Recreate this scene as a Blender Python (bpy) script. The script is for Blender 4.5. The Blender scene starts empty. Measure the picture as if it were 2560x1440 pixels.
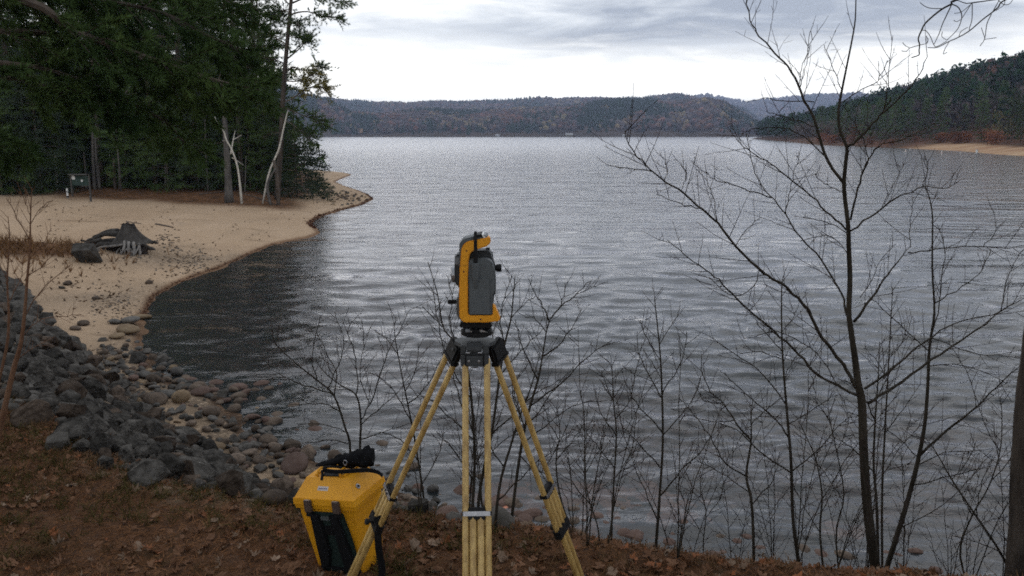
import bpy, bmesh, math, random
import numpy as np
from mathutils import Vector, Matrix

# ---------------------------------------------------------------- camera, world, sun, exposure
SC = bpy.context.scene
COL = SC.collection
F = 2062.0                     # focal length in pixels of the 2560 wide photograph
PITCH = math.radians(10.6)
EYE = np.array([0.0, 0.0, 5.0])
cam_d = bpy.data.cameras.new("camera"); cam_d.sensor_width = 36.0; cam_d.lens = 36.0 * F / 2560.0
cam_d.clip_start = 0.05; cam_d.clip_end = 30000
cam = bpy.data.objects.new("camera", cam_d); COL.objects.link(cam)
cam.location = EYE; cam.rotation_euler = (math.pi / 2 - PITCH, 0, 0)
SC.camera = cam
SC.view_settings.view_transform = 'Standard'; SC.view_settings.look = 'None'
SC.view_settings.gamma = 1.0; SC.view_settings.exposure = 0.22
SC.view_settings.use_curve_mapping = False
SC.cycles.max_bounces = 6; SC.cycles.diffuse_bounces = 2; SC.cycles.glossy_bounces = 3
SC.cycles.transmission_bounces = 4; SC.cycles.transparent_max_bounces = 8; SC.cycles.volume_bounces = 0
SC.cycles.caustics_reflective = False; SC.cycles.caustics_refractive = False
SC.cycles.sample_clamp_indirect = 4.0
SC.cycles.use_denoising = False
SC.cycles.filter_width = 1.75
try: SC.cycles.sampling_pattern = 'BLUE_NOISE'
except Exception: pass

SUN_EL, SUN_AZ = math.radians(16), math.radians(-58)   # azimuth measured from +Y, negative = left
world = bpy.data.worlds.new("World"); SC.world = world; world.use_nodes = True
def build_world():
    nt = world.node_tree; N = nt.nodes; L = nt.links; N.clear()
    out = N.new('ShaderNodeOutputWorld'); bg = N.new('ShaderNodeBackground'); bg.inputs[1].default_value = 0.1
    L.new(bg.outputs[0], out.inputs[0])
    sky = N.new('ShaderNodeTexSky'); sky.sky_type = 'NISHITA'; sky.sun_disc = False
    sky.sun_elevation = SUN_EL; sky.sun_rotation = SUN_AZ; sky.altitude = 200
    tc = N.new('ShaderNodeTexCoord'); sep = N.new('ShaderNodeSeparateXYZ'); L.new(tc.outputs['Generated'], sep.inputs[0])
    def m(op, a, b=None, c=None):
        n = N.new('ShaderNodeMath'); n.operation = op
        for i, v in enumerate((a, b, c)):
            if v is None: continue
            if isinstance(v, (int, float)): n.inputs[i].default_value = v
            else: L.new(v, n.inputs[i])
        return n.outputs[0]
    z = m('MAXIMUM', sep.outputs[2], 0.0)
    zz = m('ADD', z, 0.115)
    u = m('DIVIDE', sep.outputs[0], zz); v = m('DIVIDE', sep.outputs[1], zz)
    cb = N.new('ShaderNodeCombineXYZ'); L.new(u, cb.inputs[0]); L.new(v, cb.inputs[1])
    def noise(scale, det, rough, dist, off):
        mp = N.new('ShaderNodeMapping'); mp.inputs['Location'].default_value = off; L.new(cb.outputs[0], mp.inputs[0])
        mp.inputs['Scale'].default_value = (0.75, 1.0, 1)
        n = N.new('ShaderNodeTexNoise'); n.inputs['Scale'].default_value = scale; n.inputs['Detail'].default_value = det
        n.inputs['Roughness'].default_value = rough; n.inputs['Distortion'].default_value = dist; L.new(mp.outputs[0], n.inputs[0])
        return n.outputs['Fac']
    big = noise(0.60, 4, 0.55, 0.4, (3.1, 1.7, 0)); fine = noise(2.0, 9, 0.62, 0.5, (9.3, 4.2, 1.0))
    f = m('ADD', m('MULTIPLY', big, 0.60), m('MULTIPLY', fine, 0.40))
    ramp = N.new('ShaderNodeValToRGB'); L.new(f, ramp.inputs[0])
    e = ramp.color_ramp.elements
    e[0].position = 0.40; e[0].color = (0.31, 0.34, 0.40, 1)
    e[1].position = 0.60; e[1].color = (0.98, 0.98, 0.97, 1)
    k = e.new(0.50); k.color = (0.60, 0.63, 0.67, 1)
    # the overcast thins towards the horizon, where the low sun behind it whitens the cloud
    h = N.new('ShaderNodeMapRange'); h.interpolation_type = 'SMOOTHSTEP'
    h.inputs['From Min'].default_value = 0.045; h.inputs['From Max'].default_value = 0.125
    h.inputs['To Min'].default_value = 1.0; h.inputs['To Max'].default_value = 0.0
    wob = m('ADD', z, m('MULTIPLY', m('SUBTRACT', fine, 0.5), 0.10)); L.new(wob, h.inputs['Value'])
    mix = N.new('ShaderNodeMixRGB'); L.new(m('MULTIPLY', h.outputs[0], m('SUBTRACT', 1.25, m('MULTIPLY', fine, 0.75))), mix.inputs[0]); L.new(ramp.outputs[0], mix.inputs[1])
    mix.inputs[2].default_value = (1.55, 1.52, 1.42, 1)
    # glow round the hidden sun
    sd = N.new('ShaderNodeVectorMath'); sd.operation = 'DOT_PRODUCT'; L.new(tc.outputs['Generated'], sd.inputs[0])
    sd.inputs[1].default_value = (math.sin(SUN_AZ) * math.cos(SUN_EL), math.cos(SUN_AZ) * math.cos(SUN_EL), math.sin(SUN_EL))
    g = m('MULTIPLY', m('POWER', m('MAXIMUM', sd.outputs['Value'], 0.0), 14.0), 0.10)
    add = N.new('ShaderNodeMixRGB'); add.blend_type = 'ADD'; L.new(g, add.inputs[0]); L.new(mix.outputs[0], add.inputs[1])
    add.inputs[2].default_value = (1.0, 0.97, 0.88, 1)
    sc10 = N.new('ShaderNodeVectorMath'); sc10.operation = 'SCALE'; sc10.inputs['Scale'].default_value = 12.2; L.new(add.outputs[0], sc10.inputs[0])
    fin = N.new('ShaderNodeMixRGB'); fin.blend_type = 'ADD'; fin.inputs[0].default_value = 0.10
    L.new(sc10.outputs[0], fin.inputs[1]); L.new(sky.outputs[0], fin.inputs[2])
    L.new(fin.outputs[0], bg.inputs[0])
build_world()
sun_d = bpy.data.lights.new("sun", 'SUN'); sun_d.energy = 0.5; sun_d.angle = math.radians(50); sun_d.color = (1, 0.93, 0.82)
sun = bpy.data.objects.new("sun", sun_d); COL.objects.link(sun)
sv = Vector((math.sin(SUN_AZ) * math.cos(SUN_EL), math.cos(SUN_AZ) * math.cos(SUN_EL), math.sin(SUN_EL)))
sun.rotation_euler = sv.to_track_quat('Z', 'Y').to_euler(); sun.location = (0, 0, 60)

# ---------------------------------------------------------------- measuring: photograph pixel -> place in the world
cP, sP = math.cos(PITCH), math.sin(PITCH)
def ray(px, py):
    a = (px - 1280.0) / F; b = (720.0 - py) / F
    return np.array([a, cP + b * sP, -sP + b * cP])
def at(px, py, y):            # point at distance y
    r = ray(px, py); return EYE + r * (y / r[1])
def on(px, py, z):            # point at height z
    r = ray(px, py); return EYE + r * ((z - 5.0) / r[2])

# ---------------------------------------------------------------- noise
def _hash(ix, iy, seed):
    h = (ix.astype(np.int64) * 374761393 + iy.astype(np.int64) * 668265263 + seed * 974711) & 0x7fffffff
    h = (h ^ (h >> 13)) * 1274126177 & 0x7fffffff
    return ((h ^ (h >> 16)) & 0xffff) / 65535.0
def vnoise(x, y, seed=0):
    x = np.asarray(x, float); y = np.asarray(y, float)
    ix = np.floor(x); iy = np.floor(y); fx = x - ix; fy = y - iy
    fx = fx * fx * (3 - 2 * fx); fy = fy * fy * (3 - 2 * fy)
    a = _hash(ix, iy, seed); b = _hash(ix + 1, iy, seed); c = _hash(ix, iy + 1, seed); d = _hash(ix + 1, iy + 1, seed)
    return (a * (1 - fx) + b * fx) * (1 - fy) + (c * (1 - fx) + d * fx) * fy - 0.5
def fbm(x, y, oct=4, seed=0):
    s = 0; a = 1.0
    for i in range(oct):
        s = s + a * vnoise(x * 2 ** i + i * 17.3, y * 2 ** i - i * 9.1, seed + i); a *= 0.5
    return s
def sstep(a, b, x):
    t = np.clip((x - a) / (b - a), 0, 1); return t * t * (3 - 2 * t)

# ---------------------------------------------------------------- objects and meshes
def tag(o, label=None, cat=None, group=None, kind=None):
    if label: o['label'] = label
    if cat: o['category'] = cat
    if group: o['group'] = group
    if kind: o['kind'] = kind
    return o
def empty(name, loc, label, cat, group=None, rz=0):
    o = bpy.data.objects.new(name, None); COL.objects.link(o); o.empty_display_size = 0.1
    o.location = tuple(float(c) for c in loc); o.rotation_euler = (0, 0, rz)
    return tag(o, label, cat, group)
def link(name, me, parent=None, local=False):
    o = bpy.data.objects.new(name, me); COL.objects.link(o)
    if parent is not None:
        o.parent = parent
        if not local: o.matrix_parent_inverse = Matrix.Identity(4)
    return o
def mesh_np(name, V, T, mat, smooth=False, col=None, mats=None, midx=None):
    V = np.ascontiguousarray(V, dtype=np.float32); T = np.ascontiguousarray(T, dtype=np.int32)
    me = bpy.data.meshes.new(name)
    k = T.shape[1]
    me.vertices.add(len(V)); me.vertices.foreach_set('co', V.ravel())
    me.loops.add(T.size); me.loops.foreach_set('vertex_index', T.ravel())
    me.polygons.add(len(T)); me.polygons.foreach_set('loop_start', np.arange(0, T.size, k, dtype=np.int32))
    try: me.polygons.foreach_set('loop_total', np.full(len(T), k, dtype=np.int32))
    except Exception: pass
    me.polygons.foreach_set('use_smooth', np.full(len(T), bool(smooth)))
    for m_ in (mats or [mat]): me.materials.append(m_)
    if midx is not None: me.polygons.foreach_set('material_index', np.asarray(midx, dtype=np.int32))
    if col is not None:
        ca = me.color_attributes.new('Col', 'FLOAT_COLOR', 'POINT')
        c4 = np.ones((len(V), 4), dtype=np.float32); c4[:, :col.shape[1]] = col; ca.data.foreach_set('color', c4.ravel())
    me.update(calc_edges=True)
    return me
class B:
    """collects triangles"""
    def __init__(s): s.v = []; s.t = []; s.c = []; s.n = 0
    def add(s, V, T, c=None):
        V = np.asarray(V, float).reshape(-1, 3); s.v.append(V); s.t.append(np.asarray(T, int).reshape(-1, 3) + s.n); s.n += len(V)
        if c is not None: s.c.append(np.tile(np.asarray(c, float), (len(V), 1)) if np.ndim(c) == 1 else c)
    def mesh(s, name, mat, smooth=False):
        if not s.v: return mesh_np(name, np.zeros((3, 3)), [[0, 1, 2]], mat)
        return mesh_np(name, np.vstack(s.v), np.vstack(s.t), mat, smooth, np.vstack(s.c) if s.c else None)
    def obj(s, name, mat, parent=None, smooth=False):
        return link(name, s.mesh(name, mat, smooth), parent)
def nrm(v):
    return v / (np.linalg.norm(v, axis=-1, keepdims=True) + 1e-12)
_ttcache = {}
def tube(b, P, R, sides=6, c=None, cap=True):
    P = np.asarray(P, float); n = len(P); R = np.broadcast_to(np.asarray(R, float), (n,))
    T = np.gradient(P, axis=0); T = nrm(T)
    ref = np.array([0.31, 0.17, 0.93]) if abs(np.mean(T[:, 2])) < 0.8 else np.array([0.9, 0.3, 0.1])
    X = nrm(np.cross(T, ref)); Y = np.cross(T, X)
    a = np.arange(sides) * 2 * np.pi / sides
    V = P[:, None, :] + R[:, None, None] * (np.cos(a)[None, :, None] * X[:, None, :] + np.sin(a)[None, :, None] * Y[:, None, :])
    key = (n, sides, cap)
    if key not in _ttcache:
        F_ = []
        for i in range(n - 1):
            for j in range(sides):
                j2 = (j + 1) % sides; p = i * sides
                F_ += [(p + j, p + j2, p + sides + j2), (p + j, p + sides + j2, p + sides + j)]
        if cap:
            for j in range(1, sides - 1):
                F_ += [(0, j + 1, j), ((n - 1) * sides, (n - 1) * sides + j, (n - 1) * sides + j + 1)]
        _ttcache[key] = np.array(F_)
    b.add(V.reshape(-1, 3), _ttcache[key], c)
def spline(P, n):
    """smooth resampling of a polyline to n points (Catmull-Rom)"""
    P = np.asarray(P, float)
    if len(P) < 3:
        t = np.linspace(0, 1, n)[:, None]; return P[0] * (1 - t) + P[-1] * t
    Q = np.vstack([2 * P[0] - P[1], P, 2 * P[-1] - P[-2]]); m = len(P) - 1
    u = np.linspace(0, m - 1e-6, n); i = u.astype(int); t = (u - i)[:, None]
    p0, p1, p2, p3 = Q[i], Q[i + 1], Q[i + 2], Q[i + 3]
    return 0.5 * ((2 * p1) + (-p0 + p2) * t + (2 * p0 - 5 * p1 + 4 * p2 - p3) * t ** 2 + (-p0 + 3 * p1 - 3 * p2 + p3) * t ** 3)
def tufts(b, P, D, k, length, width, spread, rng, c=None):
    """k narrow needle faces fanning from each point P along D"""
    P = np.asarray(P, float); D = nrm(np.asarray(D, float)); n = len(P)
    if n == 0: return
    P = np.repeat(P, k, 0); D = nrm(np.repeat(D, k, 0) + spread * rng.normal(size=(n * k, 3)))
    S = nrm(np.cross(D, rng.normal(size=(n * k, 3))))
    ln = length * rng.uniform(0.65, 1.25, (n * k, 1))
    V = np.stack([P - S * width / 2, P + S * width / 2, P + D * ln], 1).reshape(-1, 3)
    b.add(V, np.arange(n * k * 3).reshape(-1, 3), c)
def grid_tris(nr, nc, wrap=False):
    r = np.arange(nr - 1)[:, None]; cc = np.arange(nc if wrap else nc - 1)[None, :]
    a = r * nc + cc; b_ = r * nc + (cc + 1) % nc; c_ = (r + 1) * nc + (cc + 1) % nc; d = (r + 1) * nc + cc
    return np.stack([a, b_, c_, d], -1).reshape(-1, 4)

# ---------------------------------------------------------------- materials
def newmat(name):
    m = bpy.data.materials.new(name); m.use_nodes = True; nt = m.node_tree
    return m, nt, nt.nodes, nt.links, nt.nodes['Principled BSDF']
def mat(name, c1, c2=None, scale=8.0, rough=0.6, bump=0.0, bscale=None, metal=0.0, spec=0.5, rnd=0.0, coord='Object', detail=5, attr=False, stretch=(1, 1, 1), coat=0.0):
    m, nt, N, L, bs = newmat(name)
    bs.inputs['Roughness'].default_value = rough; bs.inputs['Metallic'].default_value = metal
    bs.inputs['Specular IOR Level'].default_value = spec
    bs.inputs['Coat Weight'].default_value = coat
    tc = N.new('ShaderNodeTexCoord'); mp = N.new('ShaderNodeMapping'); mp.inputs['Scale'].default_value = stretch
    L.new(tc.outputs[coord], mp.inputs[0])
    n = N.new('ShaderNodeTexNoise'); n.inputs['Scale'].default_value = scale; n.inputs['Detail'].default_value = detail
    n.inputs['Roughness'].default_value = 0.6; L.new(mp.outputs[0], n.inputs[0])
    c2 = c2 or tuple(x * 0.8 for x in c1)
    r = N.new('ShaderNodeValToRGB'); r.color_ramp.elements[0].position = 0.33; r.color_ramp.elements[1].position = 0.67
    r.color_ramp.elements[0].color = (*c1, 1); r.color_ramp.elements[1].color = (*c2, 1); L.new(n.outputs['Fac'], r.inputs[0])
    out = r.outputs[0]
    if rnd:
        oi = N.new('ShaderNodeObjectInfo'); mr = N.new('ShaderNodeMapRange'); L.new(oi.outputs['Random'], mr.inputs['Value'])
        mr.inputs['To Min'].default_value = 1 - rnd; mr.inputs['To Max'].default_value = 1 + rnd
        hs = N.new('ShaderNodeHueSaturation'); L.new(mr.outputs[0], hs.inputs['Value']); L.new(out, hs.inputs['Color']); out = hs.outputs[0]
    if attr:
        at_ = N.new('ShaderNodeAttribute'); at_.attribute_name = 'Col'
        mx = N.new('ShaderNodeMixRGB'); mx.blend_type = 'MULTIPLY'; mx.inputs[0].default_value = 1; L.new(out, mx.inputs[1]); L.new(at_.outputs['Color'], mx.inputs[2]); out = mx.outputs[0]
    L.new(out, bs.inputs['Base Color'])
    if bump:
        nb = N.new('ShaderNodeTexNoise'); nb.inputs['Scale'].default_value = bscale or scale * 3; nb.inputs['Detail'].default_value = 6; L.new(mp.outputs[0], nb.inputs[0])
        bp = N.new('ShaderNodeBump'); bp.inputs['Strength'].default_value = 1.0; bp.inputs['Distance'].default_value = bump
        L.new(nb.outputs['Fac'], bp.inputs['Height']); L.new(bp.outputs[0], bs.inputs['Normal'])
    return m

# ---------------------------------------------------------------- the lie of the land
SHORE_PX = [(780, 426), (830, 429), (862, 432), (879, 437), (850, 448), (838, 455), (858, 464), (895, 476), (920, 486), (934, 497), (905, 512), (860, 524), (815, 537),
            (790, 548), (778, 561), (792, 572), (800, 583), (782, 592), (740, 600), (690, 610), (640, 629), (590, 652), (540, 674), (485, 692), (430, 716), (385, 745),
            (372, 775), (352, 800), (362, 830), (352, 860), (372, 900), (410, 950), (470, 975), (540, 985), (560, 1020), (600, 1060), (640, 1110), (700, 1140), (760, 1150), (880, 1185), (1000, 1240), (1120, 1290)]
SHORE = [on(x, y, 0.0)[:2] for x, y in SHORE_PX]
LAND = np.array([(-600, 330), (-200, 190), (-90, 150), (-45, 122)] and
                [(-600, 330), (-200, 200), (-90, 160), (-45, 128)] + [tuple(p) for p in SHORE] + [(1.5, 8.8), (4, 8.2), (10, 7.6), (22, 4), (45, -12), (160, -120), (160, -500), (-600, -500)], float)
PLAT = np.array([(-60, 64), (-25, 30.5), (-18.2, 22.6), (-13.9, 16.8), (-9.4, 11.4), (-6.6, 8.4)] + [tuple(on(a_, b_, 2.84)[:2]) for a_, b_ in [(0, 1025), (120, 1110), (300, 1195), (560, 1240), (740, 1290), (900, 1275), (1050, 1275), (1250, 1315), (1500, 1362), (1900, 1432)]] + [(4, 3.2), (10, 2.2),
                 (25, -3), (60, -30), (60, -200), (-200, -200), (-200, 64)], float)
WOOD_PX = [(-700, 500), (0, 476), (110, 483), (250, 489), (450, 494), (560, 492), (700, 494), (740, 478), (775, 458), (782, 440)]
WOOD = np.array([tuple(on(x, y, 1.0)[:2]) for x, y in WOOD_PX] + [(-28, 110), (-60, 124), (-200, 180), (-600, 300), (-600, 60)], float)
def sdist(x, y, poly):
    """signed distance to a polygon, positive inside"""
    x = np.asarray(x, float); y = np.asarray(y, float); sh = x.shape; x = x.ravel(); y = y.ravel()
    d2 = np.full(x.shape, 1e18); ins = np.zeros(x.shape, bool); n = len(poly)
    for i in range(n):
        ax, ay = poly[i]; bx, by = poly[(i + 1) % n]
        ex, ey = bx - ax, by - ay; wx, wy = x - ax, y - ay
        t = np.clip((wx * ex + wy * ey) / (ex * ex + ey * ey + 1e-12), 0, 1)
        d2 = np.minimum(d2, (wx - t * ex) ** 2 + (wy - t * ey) ** 2)
        c = ((ay > y) != (by > y)); 
        with np.errstate(divide='ignore', invalid='ignore'):
            xi = ex * (y - ay) / (ey if ey != 0 else 1e-12) + ax
        ins ^= c & (x < xi)
    d = np.sqrt(d2); return np.where(ins, d, -d).reshape(sh)
def height(x, y, full=False):
    x = np.asarray(x, float); y = np.asarray(y, float)
    s = sdist(x, y, LAND); pl = sdist(x, y, PLAT); wd = sdist(x, y, WOOD)
    s = s + 0.25 * fbm(x * 0.35, y * 0.35, 3, 5) * np.clip(np.abs(s) * 0.5, 0.2, 1.5)
    up = 0.045 * sstep(0, 0.35, s) + 0.75 * (1 - np.exp(-np.maximum(s, 0) / 8.0)) + 0.010 * np.clip(s, 0, 60)
    near = sstep(30, 14, y)
    dn = -(0.10 - 0.015 * near) * np.maximum(-s, 0) - 0.012 * np.maximum(-s - 2, 0) ** 1.3
    zb = np.where(s > 0, up, np.maximum(dn, -7))
    zb = zb + 0.05 * fbm(x * 0.5, y * 0.5, 3, 11) * sstep(0, 1.5, s) + 0.35 * sstep(0.0, 3.5, wd) + 0.25 * fbm(x * .12, y * .12, 3, 2) * sstep(0, 4, wd)
    # the low grassy hump beside the stump
    zb = zb + 0.40 * np.exp(-(((x + 18.8) / 3.2) ** 2 + ((y - 30.5) / 2.6) ** 2))
    zp = 3.20 - 0.09 * np.clip(y, -2, 6) + 0.03 * np.clip(-x - 1, 0, 9) + 0.05 * fbm(x * 0.8, y * 0.8, 4, 21) + 0.02 * fbm(x * 6, y * 6, 3, 23)
    dd = np.maximum(-pl + 0.25 * fbm(x * 1.1, y * 1.1, 3, 31), 0)
    slope = 0.76
    zk = zp - slope * (dd - 0.35 * (1 - np.exp(-dd / 0.35)))
    z = np.maximum(zb, zk)
    if full: return z, s, pl, wd, (zk > zb)
    return z
def gnd(px, py, z=0.8):
    for _ in range(8): p = on(px, py, z); z = float(height(np.array([p[0]]), np.array([p[1]]))[0])
    return on(px, py, z)
def hz(x, y): return float(height(np.array([x]), np.array([y]))[0])

# ground sheet: a polar grid, fine near the viewer, out past the far side of the bay
def build_ground():
    rr = [0.0]; r = 0.6
    while r < 7000:
        rr.append(r); r *= (1.013 if r < 9 else 1.020 if r < 130 else 1.08 if r < 700 else 1.3)
    rr = np.array(rr)
    ang = np.concatenate([np.radians(np.arange(-52, 44, 0.22)), np.radians(np.arange(44, 308, 4.0))])   # from +Y, clockwise
    Rg, A = np.meshgrid(rr, ang, indexing='ij')
    x = Rg * np.sin(A); y = Rg * np.cos(A)
    z, s, pl, wd, bank = height(x, y, True)
    z = z + 0.015 * fbm(x * 9, y * 9, 3, 41) * (y < 9)
    V = np.stack([x, y, z], -1).reshape(-1, 3)
    Fq = grid_tris(len(rr), len(ang), wrap=True)
    litter = np.maximum(sstep(-0.45, 0.05, pl + 0.5 * fbm(x * 1.5, y * 1.5, 4, 51)), 0)
    right = sstep(-0.6, 0.8, x)                       # right of the case the bank is leaf covered down to the water
    litter = np.maximum(litter, bank * right * sstep(-5, -2.5, pl))
    wood = sstep(-1.2, 1.2, wd + 2.6 * fbm(x * 0.22, y * 0.22, 4, 61))
    hump = np.exp(-(((x + 18.8) / 3.3) ** 2 + ((y - 30.5) / 2.4) ** 2)); wood = np.maximum(wood, sstep(0.35, 0.6, hump + 0.25 * fbm(x, y, 3, 64)))
    rock = bank * (1 - litter) + (1 - bank) * sstep(1.6, 0.2, np.abs(s)) * sstep(24, 15, y) * 0.8
    gr = 0
    for gx_, gy_, gw_ in ((470, 645, 2.6), (295, 745, 1.9), (330, 985, 1.6)):
        g_ = gnd(gx_, gy_); gr = gr + 1.3 * np.exp(-(((x - g_[0]) / gw_) ** 2 + ((y - g_[1]) / (gw_ * 1.1)) ** 2))
    gr = np.clip(gr + 0.9 * fbm(x * 0.9 + 5, y * 0.6, 4, 71) - .25, 0, 1) * 0.6
    rock = np.clip(np.maximum(rock, gr), 0, 1)
    col = np.stack([litter, wood, rock], -1).reshape(-1, 3)
    m, nt, N, L, bs = newmat('ground_surface')
    bs.inputs['Roughness'].default_value = 0.9; bs.inputs['Specular IOR Level'].default_value = 0.2
    geo = N.new('ShaderNodeNewGeometry'); at_ = N.new('ShaderNodeAttribute'); at_.attribute_name = 'Col'
    sp = N.new('ShaderNodeSeparateColor'); L.new(at_.outputs['Color'], sp.inputs[0])
    pz = N.new('ShaderNodeSeparateXYZ'); L.new(geo.outputs['Position'], pz.inputs[0])
    def noise(s_, d=6, r_=0.6, st=(1, 1, 1)):
        mp = N.new('ShaderNodeMapping'); mp.inputs['Scale'].default_value = st; L.new(geo.outputs['Position'], mp.inputs[0])
        n = N.new('ShaderNodeTexNoise'); n.inputs['Scale'].default_value = s_; n.inputs['Detail'].default_value = d; n.inputs['Roughness'].default_value = r_
        L.new(mp.outputs[0], n.inputs[0]); return n.outputs['Fac']
    def ramp(f, *st):
        r_ = N.new('ShaderNodeValToRGB'); L.new(f, r_.inputs[0]); e = r_.color_ramp.elements
        e[0].position, e[0].color = st[0][0], (*st[0][1], 1); e[1].position, e[1].color = st[-1][0], (*st[-1][1], 1)
        for p, c in st[1:-1]:
            k = e.new(p); k.color = (*c, 1)
        return r_.outputs[0]
    def mix(f, a, b_, mode='MIX'):
        x_ = N.new('ShaderNodeMixRGB'); x_.blend_type = mode
        if isinstance(f, float): x_.inputs[0].default_value = f
        else: L.new(f, x_.inputs[0])
        L.new(a, x_.inputs[1]); L.new(b_, x_.inputs[2]); return x_.outputs[0]
    def mrange(v, a, b_, c=0.0, d=1.0):
        n = N.new('ShaderNodeMapRange'); n.interpolation_type = 'SMOOTHSTEP'; L.new(v, n.inputs['Value'])
        for k, q in zip(('From Min', 'From Max', 'To Min', 'To Max'), (a, b_, c, d)): n.inputs[k].default_value = q
        return n.outputs[0]
    sand = mix(0.55, ramp(noise(0.35, 6, 0.65, (1, 0.45, 1)), (0.3, (0.34, 0.225, 0.138)), (0.5, (0.46, 0.325, 0.208)), (0.7, (0.54, 0.395, 0.27))),
               ramp(noise(14, 8, 0.75), (0.3, (0.29, 0.20, 0.127)), (0.55, (0.49, 0.35, 0.23)), (0.75, (0.59, 0.45, 0.31))))
    streak = mrange(noise(0.9, 6, 0.7, (0.25, 1.1, 1)), 0.56, 0.70)
    cst = N.new('ShaderNodeRGB'); cst.outputs[0].default_value = (0.20, 0.13, 0.075, 1)
    stf = N.new('ShaderNodeMath'); stf.operation = 'MULTIPLY'; L.new(streak, stf.inputs[0]); stf.inputs[1].default_value = 0.7
    sand = mix(stf.outputs[0], sand, cst.outputs[0])
    lit = ramp(noise(22, 8, 0.8), (0.28, (0.018, 0.011, 0.006)), (0.45, (0.10, 0.046, 0.021)), (0.6, (0.175, 0.08, 0.034)), (0.75, (0.24, 0.135, 0.062)))
    moss = ramp(noise(30, 5, 0.8), (0.3, (0.018, 0.022, 0.007)), (0.7, (0.06, 0.06, 0.02)))
    lit = mix(mrange(noise(1.3, 5, 0.7), 0.56, 0.68, 0, .55), lit, moss)
    wd_ = ramp(noise(1.6, 8, 0.75), (0.3, (0.035, 0.02, 0.011)), (0.5, (0.12, 0.06, 0.028)), (0.62, (0.19, 0.09, 0.042)), (0.75, (0.07, 0.07, 0.025)))
    peb = N.new('ShaderNodeTexVoronoi'); peb.inputs['Scale'].default_value = 11; L.new(geo.outputs['Position'], peb.inputs['Vector'])
    pr = ramp(peb.outputs['Color'], (0.1, (0.15, 0.12, 0.095)), (0.5, (0.30, 0.225, 0.155)), (0.9, (0.46, 0.36, 0.26)))
    pd = mrange(peb.outputs['Distance'], 0.25, 0.55, 1, 0.35)
    cd = N.new('ShaderNodeCombineColor'); [L.new(pd, cd.inputs[i]) for i in range(3)]
    pr = mix(1.0, pr, cd.outputs[0], 'MULTIPLY')
    c = mix(sp.outputs['Blue'], sand, pr)
    c = mix(sp.outputs['Green'], c, wd_); c = mix(sp.outputs['Red'], c, lit)
    wet = N.new('ShaderNodeRGB'); wet.outputs[0].default_value = (0.45, 0.36, 0.30, 1)
    c = mix(mrange(pz.outputs[2], 0.02, 0.09, 1, 0), c, mix(1.0, c, wet.outputs[0], 'MULTIPLY'))
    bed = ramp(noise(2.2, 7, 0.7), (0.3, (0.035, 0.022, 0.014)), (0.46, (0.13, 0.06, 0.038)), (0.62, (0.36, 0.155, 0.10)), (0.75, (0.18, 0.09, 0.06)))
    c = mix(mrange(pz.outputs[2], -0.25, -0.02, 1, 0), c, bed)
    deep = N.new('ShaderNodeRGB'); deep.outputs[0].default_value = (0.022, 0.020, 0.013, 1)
    c = mix(mrange(pz.outputs[2], -1.6, -0.35, 1, 0), c, deep.outputs[0])  # bed painted darker with depth, standing in for light absorbed by the water
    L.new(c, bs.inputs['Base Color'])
    bp = N.new('ShaderNodeBump'); bp.inputs['Distance'].default_value = 0.06; L.new(noise(11, 10, 0.82), bp.inputs['Height'])
    L.new(bp.outputs[0], bs.inputs['Normal'])
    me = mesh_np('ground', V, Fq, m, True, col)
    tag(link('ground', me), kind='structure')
build_ground()

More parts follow.
